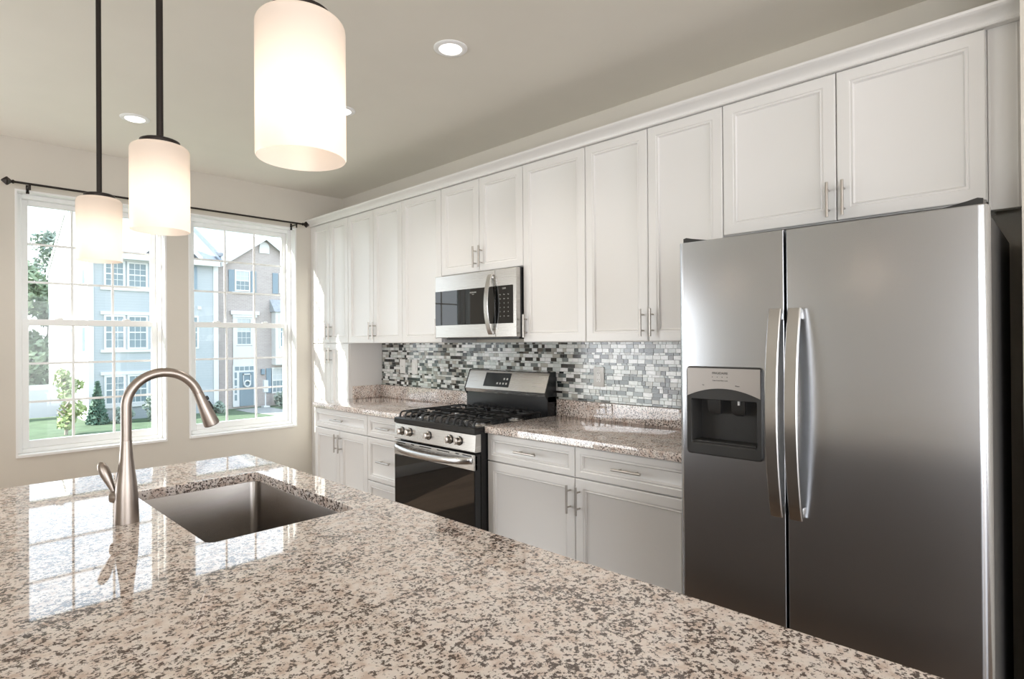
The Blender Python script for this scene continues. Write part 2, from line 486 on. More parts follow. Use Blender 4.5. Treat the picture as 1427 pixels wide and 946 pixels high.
def pull_h(parent, xf, yc, z, ln=0.15):
    b = MB(); x = xf - 0.032
    b.tube([(x, yc - ln / 2, z), (x, yc + ln / 2, z)], 0.0058, 12)
    for s_ in (-1, 1): b.tube([(x, yc + s_ * ln * 0.29, z), (xf, yc + s_ * ln * 0.29, z)], 0.0042, 8)
    return b.build('handle', 'pull', parent)
G = 0.0022
def door(root, xf, y0, y1, z0, z1, hy=None, hz=None, st=0.056, ln=0.135):
    b = MB(); front_panel(b, xf, y0 + G, y1 - G, z0, z1, st)
    d = b.build('door', 'cabinet', root, 30)
    if hy: pull_v(d, xf, hy, hz, ln)
    return d
def drawer(root, xf, y0, y1, z0, z1, hz=None, ln=0.15):
    b = MB(); front_panel(b, xf, y0 + G, y1 - G, z0, z1, 0.042)
    d = b.build('drawer', 'cabinet', root, 30)
    pull_h(d, xf, (y0 + y1) / 2, hz or (z0 + z1) / 2, ln)
    return d
XU = 2.515; Y0 = 4.3189; ZT = 2.4215; ZU = 1.3735
def carcass(root, x0, y0, y1, z0, z1, x1=XW - 0.001):
    return MB().box(x0, x1, y0, y1, z0, z1, 0.001, 1).build('carcass', 'cabinet', root, 0)
def upper(y1, w_in, z0, doors, label, hside=None, hz=None, group='white wall cabinets'):
    y0 = y1 - w_in * I
    r = thing('wall_cabinet', (XW - 0.16, (y0 + y1) / 2, z0), label, 'cabinet', group)
    carcass(r, XU + 0.0205, y0, y1, z0, ZT + 0.03)
    hz = hz or z0 + 0.097
    if doors == 2:
        m_ = (y0 + y1) / 2
        door(r, XU, m_, y1, z0 + 0.003, ZT, m_ + 0.027, hz)
        door(r, XU, y0, m_, z0 + 0.003, ZT, m_ - 0.027, hz)
    else:
        door(r, XU, y0, y1, z0 + 0.003, ZT, y1 - 0.028 if hside == 'l' else y0 + 0.028, hz)
    return y0
# tall pantry against the window wall
YP = YW - 0.002
r = thing('pantry_cabinet', (XW - 0.16, (Y0 + YP) / 2, 0), 'tall shallow white pantry cabinet with upper and lower doors beside the window wall', 'cabinet')
MB().box(XU + 0.0205, XW - 0.001, Y0, YP, 0.1, ZT + 0.03).box(XU + 0.075, XW - 0.001, Y0 + 0.001, YP, 0, 0.1).build('carcass', 'cabinet', r, 0)
ym = Y0 + 12 * I; ye = Y0 + 24 * I
MB().box(XU + 0.004, XU + 0.02, ye + 0.002, YP, 0.1, ZT).build('filler', 'cabinet', r, 0)
for (a0, a1, hy) in ((ym, ye, ym + 0.027), (Y0, ym, ym - 0.027)):
    door(r, XU, a0, a1, ZU + 0.003, ZT, hy, 1.475)
    door(r, XU, a0, a1, 0.11, ZU - 0.003, hy, 1.272)
y = upper(Y0, 30, ZU, 2, 'two-door white wall cabinet left of the single door cabinet, over the far counter')
y = upper(y, 18, ZU, 1, 'single-door white wall cabinet touching the left side of the microwave', 'r')
y = upper(y, 30, 1.824, 2, 'short two-door white wall cabinet directly above the microwave', None, 1.920)
y = upper(y, 18, ZU, 1, 'single-door white wall cabinet on the right side of the microwave', 'l')
y = upper(y, 30, ZU, 2, 'two-door tall white wall cabinet between the refrigerator cabinet and the single door', None, 1.468)
y = upper(y, 36, 1.842, 2, 'wide two-door white wall cabinet above the refrigerator', None, 1.925)
YR = y
r = tag(MB().box(2.537, 2.575, 0.1135, YR - 0.001, 1.812, ZT + 0.03, 0.002).box(2.534, 2.5372, YR - 0.0085, YR - 0.003, 1.814, ZT).box(2.534, 2.5372, 0.125, 0.129, 1.814, ZT).build('filler_panel', 'cabinet'), 'narrow white filler panel right of the refrigerator cabinet at the wall end', 'panel')
# crown moulding
prof = [(XU + 0.019, ZT + 0.003), (XU - 0.010, ZT + 0.003), (XU - 0.013, ZT + 0.006), (XU - 0.013, ZT + 0.010), (XU - 0.008, ZT + 0.013), (XU - 0.010, ZT + 0.019),
        (XU - 0.017, ZT + 0.028), (XU - 0.030, ZT + 0.037), (XU - 0.045, ZT + 0.041), (XU - 0.050, ZT + 0.043), (XU - 0.055, ZT + 0.048), (XU - 0.055, ZT + 0.057), (XU + 0.019, ZT + 0.057)]
o = MB().prism([(p[0], p[1]) for p in prof], 1, 0.1135, YP).build('crown_molding', 'cabinet', None, 25)
tag(o, 'white crown moulding along the top of all wall cabinets', 'moulding')

# ------------------------------------------------------------------ base cabinets
XB = 2.215
def base_unit(y0, y1, label):
    r = thing('base_cabinet', (XW - 0.3, (y0 + y1) / 2, 0), label, 'cabinet', 'white base cabinets')
    MB().box(XB + 0.0205, XW - 0.001, y0 + 0.0005, y1 - 0.0005, 0.1, 0.876).box(XB + 0.09, XW - 0.001, y0 + 0.001, y1 - 0.001, 0, 0.1).build('carcass', 'cabinet', r, 0)
    return r
YA = Y0 - 30 * I; YRL = Y0 - 48 * I; YRR = Y0 - 78 * I; YRM = YRR - 24 * I; YE = YRM - 24 * I
r = base_unit(YA, Y0, 'white base cabinet with one wide drawer over two doors, at the window end')
drawer(r, XB, YA, Y0, 0.726, 0.872, 0.800, 0.17)
m_ = (YA + Y0) / 2
door(r, XB, m_, Y0, 0.115, 0.720, m_ + 0.027, 0.630); door(r, XB, YA, m_, 0.115, 0.720, m_ - 0.027, 0.630)
r = base_unit(YRL, YA, 'white base cabinet with a stack of drawers left of the range')
drawer(r, XB, YRL, YA, 0.726, 0.872, 0.798); drawer(r, XB, YRL, YA, 0.424, 0.720, 0.570); drawer(r, XB, YRL, YA, 0.115, 0.418, 0.27)
r = base_unit(YRM, YRR, 'white base cabinet with drawer and door touching the right side of the range')
drawer(r, XB, YRM, YRR, 0.726, 0.872, 0.802); door(r, XB, YRM, YRR, 0.115, 0.720, YRM + 0.028, 0.620)
r = base_unit(YE, YRM, 'white base cabinet with drawer and door touching the refrigerator')
drawer(r, XB, YE, YRM, 0.726, 0.872, 0.800); door(r, XB, YE, YRM, 0.115, 0.720, YRM - 0.028, 0.620)

# countertops with their splashes
ZK = 0.9144; XC = 2.1945
def slab(b, x0, x1, y0, y1, z0, z1, e=0.0018):
    L = []
    for ins, z in ((e, z0), (0, z0 + e), (0, z1 - e), (e * 0.3, z1 - e * 0.3), (e, z1)):
        L.append([(x0 + ins, y0 + ins, z), (x1 - ins, y0 + ins, z), (x1 - ins, y1 - ins, z), (x0 + ins, y1 - ins, z)])
    b.loft(L, True, True)
def countertop(y0, y1, label, side=None):
    b = MB(); slab(b, XC, XW - 0.0085, y0, y1, 0.8775, ZK)
    r = b.build('countertop', 'granite', None, 40, loc=(XC, y0, 0.8775)); tag(r, label, 'countertop')
    MB().box(XW - 0.0275, XW - 0.0085, y0, y1, ZK, 1.016, 0.0015, 1).build('backsplash_strip', 'granite', r, 0)
    if side: MB().box(XU + 0.035, XW - 0.028, y1 - 0.020, y1 - 0.0005, ZK, 1.016, 0.0015, 1).build('side_splash', 'granite', r, 0)
countertop(YRL + 0.002, Y0 - 0.0005, 'speckled granite countertop on the left side of the range', True)
countertop(YE - 0.01, YRR - 0.002, 'speckled granite countertop between the range and the refrigerator')

# mosaic tile
def mosaic():
    rnd = random.Random(11)
    bm = bmesh.new(); cl = bm.loops.layers.color.new('tile')
    xg, xt = XW - 0.0015, XW - 0.0062
    def facec(pts, c):
        f = bm.faces.new([bm.verts.new(p) for p in pts])
        for l in f.loops: l[cl] = (*c, 1)
    def bx(x, ya, yb, za, zb, c):
        e = 0.0007
        A = [(xg, ya, za), (xg, yb, za), (xg, yb, zb), (xg, ya, zb)]
        B = [(x, ya + e, za + e), (x, yb - e, za + e), (x, yb - e, zb - e), (x, ya + e, zb - e)]
        facec(B[::-1], c)
        for i in range(4): facec([A[i], A[(i + 1) % 4], B[(i + 1) % 4], B[i]], c)
    ya, yb = YE - 0.01, Y0 - 0.0005
    facec([(xg, ya, 1.017), (xg, ya, ZU), (xg, yb, ZU), (xg, yb, 1.017)], (0.62, 0.62, 0.60)); facec([(xg, YRR, 0.9), (xg, YRR, 1.017), (xg, YRL, 1.017), (xg, YRL, 0.9)], (0.62, 0.62, 0.60))
    cols = [((0.90, 0.91, 0.90), 34), ((0.78, 0.80, 0.79), 17), ((0.66, 0.65, 0.62), 15), ((0.44, 0.47, 0.465), 10), ((0.15, 0.18, 0.18), 9), ((0.125, 0.11, 0.10), 8), ((0.07, 0.08, 0.085), 5), ((0.34, 0.32, 0.29), 5)]
    tot = sum(c[1] for c in cols)
    def pick():
        t = rnd.random() * tot
        for c, w_ in cols:
            t -= w_
            if t <= 0: return c
    z = ZU - 0.001; k = 0; gr = 0.0013
    while z > 0.91:
        h = (0.0132, 0.0240, 0.0240)[k % 3]; k += 1
        zl = z - h
        y = yb - rnd.random() * 0.03
        first = yb; last = None
        while y > ya:
            ln = rnd.choice((0.024, 0.030, 0.047, 0.047, 0.062)) if h > 0.02 else rnd.choice((0.024, 0.036, 0.05))
            y2 = max(y - ln, ya)
            c = pick()
            while c == last and max(c) < 0.6: c = pick()
            last = c
            v = 1 + rnd.uniform(-0.07, 0.07)
            if first - y > 0.006: pass
            if y - y2 > 0.006 and (zl > 1.004 or YRR < y2 and y < YRL): bx(xt - rnd.random() * 0.0008, y2 + gr / 2, y - gr / 2, (max(zl, 1.017) if not (YRR < y2 and y < YRL) else zl) + gr / 2, z - gr / 2, tuple(min(0.92, q * v) for q in c))
            y = y2
        z = zl
    for v in bm.verts: v.co -= Vector((XW, ya, 0.9))
    me = bpy.data.meshes.new('tile_backsplash'); bm.to_mesh(me); bm.free(); me.materials.append(M['tile'])
    o = bpy.data.objects.new('tile_backsplash', me); C.objects.link(o); o.location = (XW, ya, 0.9)
    tag(o, 'grey and white mosaic tile backsplash on the wall behind range and counters', 'backsplash')
mosaic()

def outlet(yc, zc, label, kind):
    xf = XW - 0.0075
    b = MB()
    b.loft([atX(xf, rrect(yc - 0.037, yc + 0.037, zc - 0.059, zc + 0.059, 0.005)), atX(xf - 0.004, rrect(yc - 0.037, yc + 0.037, zc - 0.059, zc + 0.059, 0.005)), atX(xf - 0.006, rrect(yc - 0.034, yc + 0.034, zc - 0.056, zc + 0.056, 0.004))], True, True)
    r = b.build('outlet_cover', 'plastic_white', None, 30, loc=(xf, yc, zc)); tag(r, label, 'outlet')
    if kind == 'duplex':
        b = MB(); b.box(xf - 0.008, xf - 0.006, yc - 0.0165, yc + 0.0165, zc - 0.033, zc + 0.033, 0.001, 1); f = b.build('receptacle', 'plastic_white', r, 0)
        for dz in (-0.019, 0.019):
            for dy in (-0.006, 0.006): MB().box(xf - 0.0083, xf - 0.0078, yc + dy - 0.0012, yc + dy + 0.0012, zc + dz - 0.002, zc + dz + 0.007).build('slot', 'slot', r, 0)
            MB().box(xf - 0.0083, xf - 0.0078, yc - 0.002, yc + 0.002, zc + dz - 0.010, zc + dz - 0.006).build('slot', 'slot', r, 0)
    elif kind == 'switch':
        MB().box(xf - 0.009, xf - 0.006, yc - 0.0165, yc + 0.0165, zc - 0.033, zc + 0.033, 0.0015, 1).build('rocker', 'plastic_white', r, 0)
    else:
        MB().lathe([(0.0045, 0), (0.0045, 0.003)], (xf - 0.009, yc, zc), 'X', 12).build('screw', 'pull', r)
outlet(4.00, 1.180, 'white blank cover plate on dark tiles beside the pantry', 'blank')
outlet(3.835, 1.180, 'white switch plate on pale tiles left of the range', 'switch')
outlet(2.022, 1.167, 'white duplex outlet on tiles between range and refrigerator', 'duplex')

# ------------------------------------------------------------------ gas range
def gas_range():
    ya, yb = YRR + 0.004, YRL - 0.004; yc = (ya + yb) / 2
    xf = 2.125
    r = thing('gas_range', ((xf + XW) / 2, yc, 0), 'stainless steel and black gas range with five knobs and iron grates', 'range')
    b = MB()
    b.box(xf + 0.045, 2.79, ya, yb, 0.05, 0.885, 0.002, 1)
    for yy in (ya + 0.04, yb - 0.04):
        for xx in (xf + 0.1, 2.72): b.tube([(xx, yy, 0), (xx, yy, 0.05)], 0.015, 10)
    b.build('body', 'black', r, 0)
    # cooktop
    b = MB()
    b.loft([[(xf + 0.004, ya, 0.872), (2.735, ya, 0.872), (2.735, yb, 0.872), (xf + 0.004, yb, 0.872)],
            [(xf - 0.002, ya - 0.001, 0.878), (2.735, ya - 0.001, 0.878), (2.735, yb + 0.001, 0.878), (xf - 0.002, yb + 0.001, 0.878)],
            [(xf - 0.002, ya - 0.001, 0.902), (2.735, ya - 0.001, 0.902), (2.735, yb + 0.001, 0.902), (xf - 0.002, yb + 0.001, 0.902)],
            [(xf + 0.004, ya + 0.004, 0.908), (2.735, ya + 0.004, 0.908), (2.735, yb - 0.004, 0.908), (xf + 0.004, yb - 0.004, 0.908)],
            [(xf + 0.045, ya + 0.03, 0.908), (2.70, ya + 0.03, 0.908), (2.70, yb - 0.03, 0.908), (xf + 0.045, yb - 0.03, 0.908)],
            [(xf + 0.055, ya + 0.04, 0.899), (2.69, ya + 0.04, 0.899), (2.69, yb - 0.04, 0.899), (xf + 0.055, yb - 0.04, 0.899)]], True, True)
    b.build('cooktop', 'black', r, 30)
    # front control panel
    b = MB().prism([(xf + 0.045, 0.775), (xf + 0.002, 0.775), (xf, 0.779), (xf + 0.008, 0.868), (xf + 0.012, 0.872), (xf + 0.045, 0.872)], 1, ya, yb)
    p = b.build('control_panel', 'steel', r, 20)
    for dy in (0.303, 0.222, 0.035, -0.162, -0.243):
        y = yc + dy; z = 0.826; x = xf + 0.004
        k = MB().lathe([(0.0235, 0.002), (0.0235, -0.008), (0.020, -0.011), (0.0185, -0.022), (0.0175, -0.028), (0.015, -0.030)], (x, y, z), 'X', 24)
        k = k.build('knob', 'knob', p, 40)
        MB().box(x - 0.036, x - 0.029, y - 0.0045, y + 0.0045, z - 0.019, z + 0.019, 0.002).build('grip', 'knob', k, 0)
        MB().lathe([(0.0262, 0.001), (0.0262, -0.003)], (x, y, z), 'X', 24).build('skirt', 'dark_plastic', k)
    # oven door
    d = MB()
    d.box(xf, xf + 0.044, ya + 0.001, yb - 0.001, 0.180, 0.764, 0.003)
    d = d.build('oven_door', 'black', r, 0)
    MB().box(xf - 0.004, xf + 0.02, ya + 0.001, yb - 0.001, 0.676, 0.763, 0.003).build('steel_band', 'steel', d, 0)
    MB().box(xf - 0.003, xf + 0.02, ya + 0.003, yb - 0.003, 0.185, 0.675, 0.002, 1).build('oven_window', 'black_glass', d, 0)
    for f0, f1 in ((0.04, 0.16), (0.24, 0.28), (0.35, 0.50), (0.57, 0.72), (0.79, 0.83), (0.87, 0.97)):
        MB().box(xf - 0.0045, xf, yb - (yb - ya) * f0, yb - (yb - ya) * f1, 0.751, 0.757).build('vent_slot', 'slot', d, 0)
    pts = []
    for i in range(25):
        t = i / 24; y = yb - 0.012 - (yb - ya - 0.03) * t
        bow = 0.052 * (1 - (2 * t - 1) ** 4) ** 0.7
        pts.append((xf - 0.002 - bow, y, 0.723 - 0.016 * math.sin(PI * t) + 0.008))
    b = MB(); loops = []
    for i, p_ in enumerate(pts):
        t = i / 24; hh = 0.019; th_ = 0.010
        loops.append([(p_[0] + th_ * math.cos(q), p_[1], p_[2] + hh * math.sin(q)) for q in [2 * PI * j / 14 for j in range(14)]])
    b.loft(loops, True, True)
    b.build('handle', 'steel_handle', d, 60)
    MB().box(xf + 0.002, xf + 0.044, ya + 0.001, yb - 0.001, 0.055, 0.172, 0.004).build('storage_drawer', 'steel', r, 0)
    # burners
    for bx_, by_, rr in ((xf + 0.17, yc + 0.255, 0.042), (xf + 0.17, yc - 0.255, 0.050), (2.58, yc + 0.255, 0.036), (2.58, yc - 0.255, 0.034), (xf + 0.305, yc, 0.048)):
        k = MB().lathe([(rr + 0.014, 0), (rr + 0.012, 0.006), (rr, 0.008), (rr, 0.014)], (bx_, by_, 0.8995), 'Z', 24).build('burner', 'steel', r, 40)
        MB().lathe([(rr - 0.004, 0.0), (rr, 0.003), (rr - 0.002, 0.008), (rr * 0.6, 0.010)], (bx_, by_, 0.9135), 'Z', 24).build('burner_cap', 'black_matte', k, 40)
    # grates
    def grate(y0, y1, nb):
        b = MB(); zt = 0.942; th = 0.0058
        xa, xb_ = xf + 0.028, 2.70
        for i in range(nb):
            y = y0 + (y1 - y0) * i / (nb - 1)
            edge = i in (0, nb - 1)
            segs = [(xa, xb_)] if edge or nb == 3 else [(xa, xf + 0.125), (xf + 0.215, xf + 0.39), (xf + 0.495, xb_)]
            for s0, s1 in segs:
                pts = [(s0, y, zt), (s1, y, zt)]
                if s0 == xa: pts = [(xa - 0.006, y, 0.9095), (xa - 0.004, y, 0.926), (xa + 0.004, y, 0.937), (xa + 0.018, y, zt)] + [(s1, y, zt)]
                if s1 == xb_: pts = pts[:-1] + [(xb_ - 0.018, y, zt), (xb_ - 0.004, y, 0.937), (xb_ + 0.003, y, 0.9095)]
                b.tube(pts, th, 8)
        for x in (xf + 0.07, xf + 0.305, 2.655):
            b.tube([(x, y0, zt - 0.001), (x, y1, zt - 0.001)], th, 8)
        for x in (xf + 0.17, 2.58):
            ym_ = (y0 + y1) / 2
            b.tube([(x, y0, zt - 0.001), (x, ym_ - 0.03, zt - 0.001)], th, 8); b.tube([(x, ym_ + 0.03, zt - 0.001), (x, y1, zt - 0.001)], th, 8)
        b.build('grate', 'black_matte', r, 50)
    wg = (yb - ya - 0.05) / 3
    for i in range(3):
        s0 = ya + 0.025 + wg * i
        grate(s0 + 0.004, s0 + wg - 0.004, 5)
    # backguard
    MB().box(2.735, 2.815, ya, yb, 0.885, 1.035, 0.003).build('backguard_base', 'black', r, 0)
    prof = [(2.815, 1.03), (2.742, 1.030), (2.722, 1.034), (2.716, 1.058), (2.765, 1.178), (2.772, 1.183), (2.815, 1.183)]
    MB().prism(prof, 1, ya + 0.005, yb - 0.005).build('backguard', 'steel', r, 20)
    side = [(2.818, 1.0), (2.745, 1.0), (2.719, 1.034), (2.713, 1.058), (2.763, 1.181), (2.771, 1.187), (2.818, 1.187)]
    for s0 in (ya, yb - 0.005): MB().prism(side, 1, s0, s0 + 0.005).build('end_cap', 'black', r, 0)
    def on(z, off): return 2.716 + (z - 1.058) / 0.120 * 0.049 - off
    def plate(nm, m, y0, y1, z0, z1, off):
        b = MB(); b.loft([[(on(z0, o_), y0, z0), (on(z0, o_), y1, z0), (on(z1, o_), y1, z1), (on(z1, o_), y0, z1)] for o_ in (-0.002, off)], True, True)
        return b.build(nm, m, dsp_parent[0], 0)
    dsp_parent = [r]
    dsp = plate('display', 'screen', yc - 0.045, yc + 0.195, 1.078, 1.168, 0.002)
    dsp_parent[0] = dsp
    for i, (yy, zz) in enumerate([(-0.02, 1.10), (0.008, 1.10), (-0.02, 1.13), (0.008, 1.13), (0.036, 1.10), (0.064, 1.10)]):
        plate('button', 'print_light', yc + yy - 0.007, yc + yy + 0.007, zz - 0.006, zz + 0.006, 0.0025)
gas_range()

# ------------------------------------------------------------------ microwave
def microwave():
    ya, yb = 2.342, 3.096; xf = 2.463; z0, z1 = 1.407, 1.8205
    r = thing('microwave', (2.65, (ya + yb) / 2, z0), 'stainless steel over-the-range microwave hanging above the gas range', 'microwave')
    MB().box(xf + 0.035, XW - 0.008, ya, yb, z0 + 0.004, z1, 0.002, 1).build('body', 'black', r, 0)
    MB().box(xf + 0.06, XW - 0.06, ya + 0.04, yb - 0.04, z0 - 0.012, z0 + 0.004, 0.002, 1).build('vent_grille', 'dark_plastic', r, 0)
    yd = 2.522
    d = MB().box(xf, xf + 0.034, yd, yb + 0.004, z0, z1 - 0.003, 0.003).build('door', 'steel', r, 0)
    MB().box(xf - 0.0015, xf + 0.01, yd + 0.001, yb + 0.0035, 1.489, 1.716, 0.0006, 1).build('door_glass', 'black_glass', d, 0)
    face_text('lettering', 'FRIGIDAIRE', 0.012, xf - 0.0018, 2.72, 1.690, 'print_light', d)
    face_text('lettering', 'GALLERY', 0.005, xf - 0.0018, 2.72, 1.678, 'print_light', d)
    # bowed handle
    pts = []
    for i in range(21):
        t = i / 20
        pts.append((xf - 0.010 - 0.038 * math.sin(PI * t) ** 0.75, 2.553, 1.425 + 0.362 * t))
    b = MB().sweep_rect(pts, 0.036, 0.010)
    b.box(xf - 0.012, xf + 0.002, 2.541, 2.565, 1.423, 1.447, 0.002).box(xf - 0.012, xf + 0.002, 2.541, 2.565, 1.765, 1.789, 0.002)
    b.build('handle', 'steel_handle', d, 40)
    c = MB().box(xf, xf + 0.034, ya, yd - 0.002, z0, z1 - 0.003, 0.003).build('control_panel', 'steel', r, 0)
    MB().box(xf - 0.0015, xf + 0.01, ya + 0.028, yd - 0.003, 1.489, 1.716, 0.0006, 1).build('keypad', 'black_glass', c, 0)
    rows = [('Pop', 'Pot', 'Veg'), ('Mlt', 'Def', 'Set'), ('1', '2', '3'), ('4', '5', '6'), ('7', '8', '9'), ('off', '0', 'start')]
    for i, rw in enumerate(rows):
        for j, tx in enumerate(rw):
            face_text('lettering', tx, 0.010 if len(tx) == 1 else 0.008, xf - 0.0018, 2.478 - 0.034 * j, 1.662 - 0.026 * i, 'print_light', c)
    face_text('lettering', '12:00', 0.014, xf - 0.0018, 2.445, 1.698, 'print_light', c)
microwave()

# ------------------------------------------------------------------ refrigerator
def fridge():
    xf = 2.000; ya, ym1, ym0, yb = 0.1615, 0.6775, 0.6855, 1.0665; z0, z1 = 0.03, 1.742
    r = thing('refrigerator', (2.42, (ya + yb) / 2, 0), 'stainless steel side-by-side refrigerator with water and ice dispenser', 'refrigerator')
    b = MB().box(xf + 0.085, 2.80, ya + 0.004, yb - 0.004, 0.025, z1 - 0.012, 0.004)
    for yy in (ya + 0.08, yb - 0.08):
        for xx in (xf + 0.14, 2.74): b.tube([(xx, yy, 0), (xx, yy, 0.026)], 0.02, 10)
    b.build('body', 'graphite', r, 0)
    MB().box(xf + 0.05, xf + 0.084, ya + 0.01, yb - 0.01, 0.03, 0.10, 0.003).build('toe_grille', 'dark_plastic', r, 0)
    def section(y0, y1, rl, rh):
        P = []
        xb = xf + 0.078
        P.append((xb, y0)); 
        for k in range(9):
            t = k / 8 * PI / 2
            P.append((xf + rl - rl * math.sin(t), y0 + rl * 0.8 - rl * 0.8 * math.cos(t)))
        for k in range(9):
            t = k / 8 * PI / 2
            P.append((xf + rh - rh * math.cos(t), y1 - rh * 0.8 + rh * 0.8 * math.sin(t)))
        P.append((xb, y1))
        return P
    zd = 0.105
    P = section(ya, ym1, 0.028, 0.004)
    rd = MB(); rd.loft([[(p[0] + (0.003 if k in (0, 3) else 0), p[1], z) for p in P] for k, z in enumerate((zd, zd + 0.003, z1 - 0.003, z1))], True, True)
    rd = rd.build('fresh_food_door', 'steel_fridge', r, 30)
    # freezer door with a hole for the dispenser
    P = section(ym0, yb, 0.004, 0.028)
    h0, h1, hz0, hz1 = 0.762, 1.022, 0.974, 1.277
    b = MB(); bm = b.bm
    zs = (zd, hz0, hz1, z1)
    V = [[bm.verts.new((p[0], p[1], z)) for p in P] for z in zs]
    n = len(P); fi = 9
    for q in range(3):
        for i in range(n):
            j = (i + 1) % n
            if i == fi and q == 1: continue
            bm.faces.new((V[q][i], V[q][j], V[q + 1][j], V[q + 1][i]))
    bm.faces.new(V[0]); bm.faces.new(V[3])
    A, Bv, Cv, D = V[1][fi], V[1][fi + 1], V[2][fi + 1], V[2][fi]
    H = [bm.verts.new((xf, y_, z_)) for y_, z_ in ((h0, hz0), (h1, hz0), (h1, hz1), (h0, hz1))]
    O_ = [A, Bv, Cv, D]
    # the flat front runs from y = A.y (low) to y = Bv.y (high)
    for i in range(4):
        j = (i + 1) % 4
        bm.faces.new((O_[i], O_[j], H[j], H[i]))
    fd = b.build('freezer_door', 'steel_fridge', r, 30)
    # dispenser
    y0, y1_, za, zb = 0.754, 1.030, 0.966, 1.285
    o1 = rrect(y0, y1_, za, zb, 0.014); o2 = rrect(y0 + 0.004, y1_ - 0.004, za + 0.004, zb - 0.004, 0.011)
    i1 = rrect(y0 + 0.018, y1_ - 0.018, za + 0.038, 1.168, 0.005)
    i2 = rrect(y0 + 0.022, y1_ - 0.022, za + 0.044, 1.166, 0.005)
    b = MB(); b.loft([atX(xf + 0.002, o1), atX(xf - 0.006, o1), atX(xf - 0.010, o2), atX(xf - 0.009, i1), atX(xf - 0.001, i2), atX(xf + 0.065, i2)], False, True)
    b.build('dispenser_bezel', 'dark_plastic', fd, 30)
    top = [(y1_ - 0.008, zb - 0.008), (y0 + 0.008, zb - 0.008)]
    arc = []
    for k in range(17):
        t = k / 16; arc.append((y0 + 0.006 + (y1_ - y0 - 0.012) * t, 1.178 + 0.030 * (1 - (2 * t - 1) ** 2)))
    MB().prism([*reversed(arc), *[(y0 + 0.006, zb - 0.006), (y1_ - 0.006, zb - 0.006)]], 0, xf - 0.0125, xf - 0.008).build('dispenser_panel', 'silver_panel', fd, 0)
    face_text('lettering', 'FRIGIDAIRE', 0.0115, xf - 0.0128, 0.900, 1.262, 'print_dark', fd)
    for k in range(4): MB().lathe([(0.0015, 0), (0.0015, 0.0005)], (xf - 0.0131, 0.928 - 0.018 * k, 1.2485), 'X', 8).build('indicator', 'print_dark', fd, 0)
    face_text('lettering', 'Cube Crush Filter Lock', 0.0058, xf - 0.0128, 0.900, 1.236, 'print_dark', fd)
    face_text('lettering', 'Ice', 0.0062, xf - 0.0128, 0.962, 1.219, 'print_dark', fd)
    face_text('lettering', 'Water', 0.0062, xf - 0.0128, 0.838, 1.219, 'print_dark', fd)
    for yy in (0.938, 0.850):
        b = MB(); b.loft([[(xf + 0.02 + 0.02 * t, yy - w_, z), (xf + 0.02 + 0.02 * t, yy + w_, z), (xf + 0.028 + 0.02 * t, yy + w_, z), (xf + 0.028 + 0.02 * t, yy - w_, z)] for t, w_, z in ((0, 0.024, 1.166), (0.1, 0.024, 1.13), (0.5, 0.020, 1.115), (0.8, 0.012, 1.110))], True, True)
        b.build('paddle', 'dark_plastic', fd, 30)
    MB().tube([(xf + 0.018, 0.846, 1.166), (xf + 0.018, 0.846, 1.150)], 0.004, 10).build('water_nozzle', 'plastic_white', fd)
    MB().box(xf - 0.004, xf + 0.06, y0 + 0.024, y1_ - 0.024, za + 0.044, za + 0.050, 0.001, 1).build('drip_tray', 'dark_plastic', fd, 0)
    for par, yy in ((fd, 0.7055), (rd, 0.6455)):
        pts = []
        for i in range(25):
            t = i / 24
            pts.append((xf - 0.020 - 0.045 * math.sin(PI * t) ** 0.8, yy, 0.800 + 0.680 * t))
        b = MB().sweep_rect(pts, 0.040, 0.014)
        b.box(xf - 0.024, xf + 0.001, yy - 0.015, yy + 0.015, 0.800, 0.835, 0.003).box(xf - 0.024, xf + 0.001, yy - 0.015, yy + 0.015, 1.445, 1.480, 0.003)
        b.build('handle', 'steel_handle', par, 40)
    for yy, sg in ((ya + 0.012, 1), (yb - 0.012, -1)):
        prof = [(yy, z1 + 0.001), (yy, z1 + 0.019), (yy + sg * 0.012, z1 + 0.022), (yy + sg * 0.035, z1 + 0.016), (yy + sg * 0.095, z1 + 0.004), (yy + sg * 0.095, z1 + 0.001)]
        MB().prism([(p[0], p[1]) for p in prof], 0, xf + 0.024, xf + 0.17).build('hinge_cover', 'dark_plastic', r, 0)
fridge()

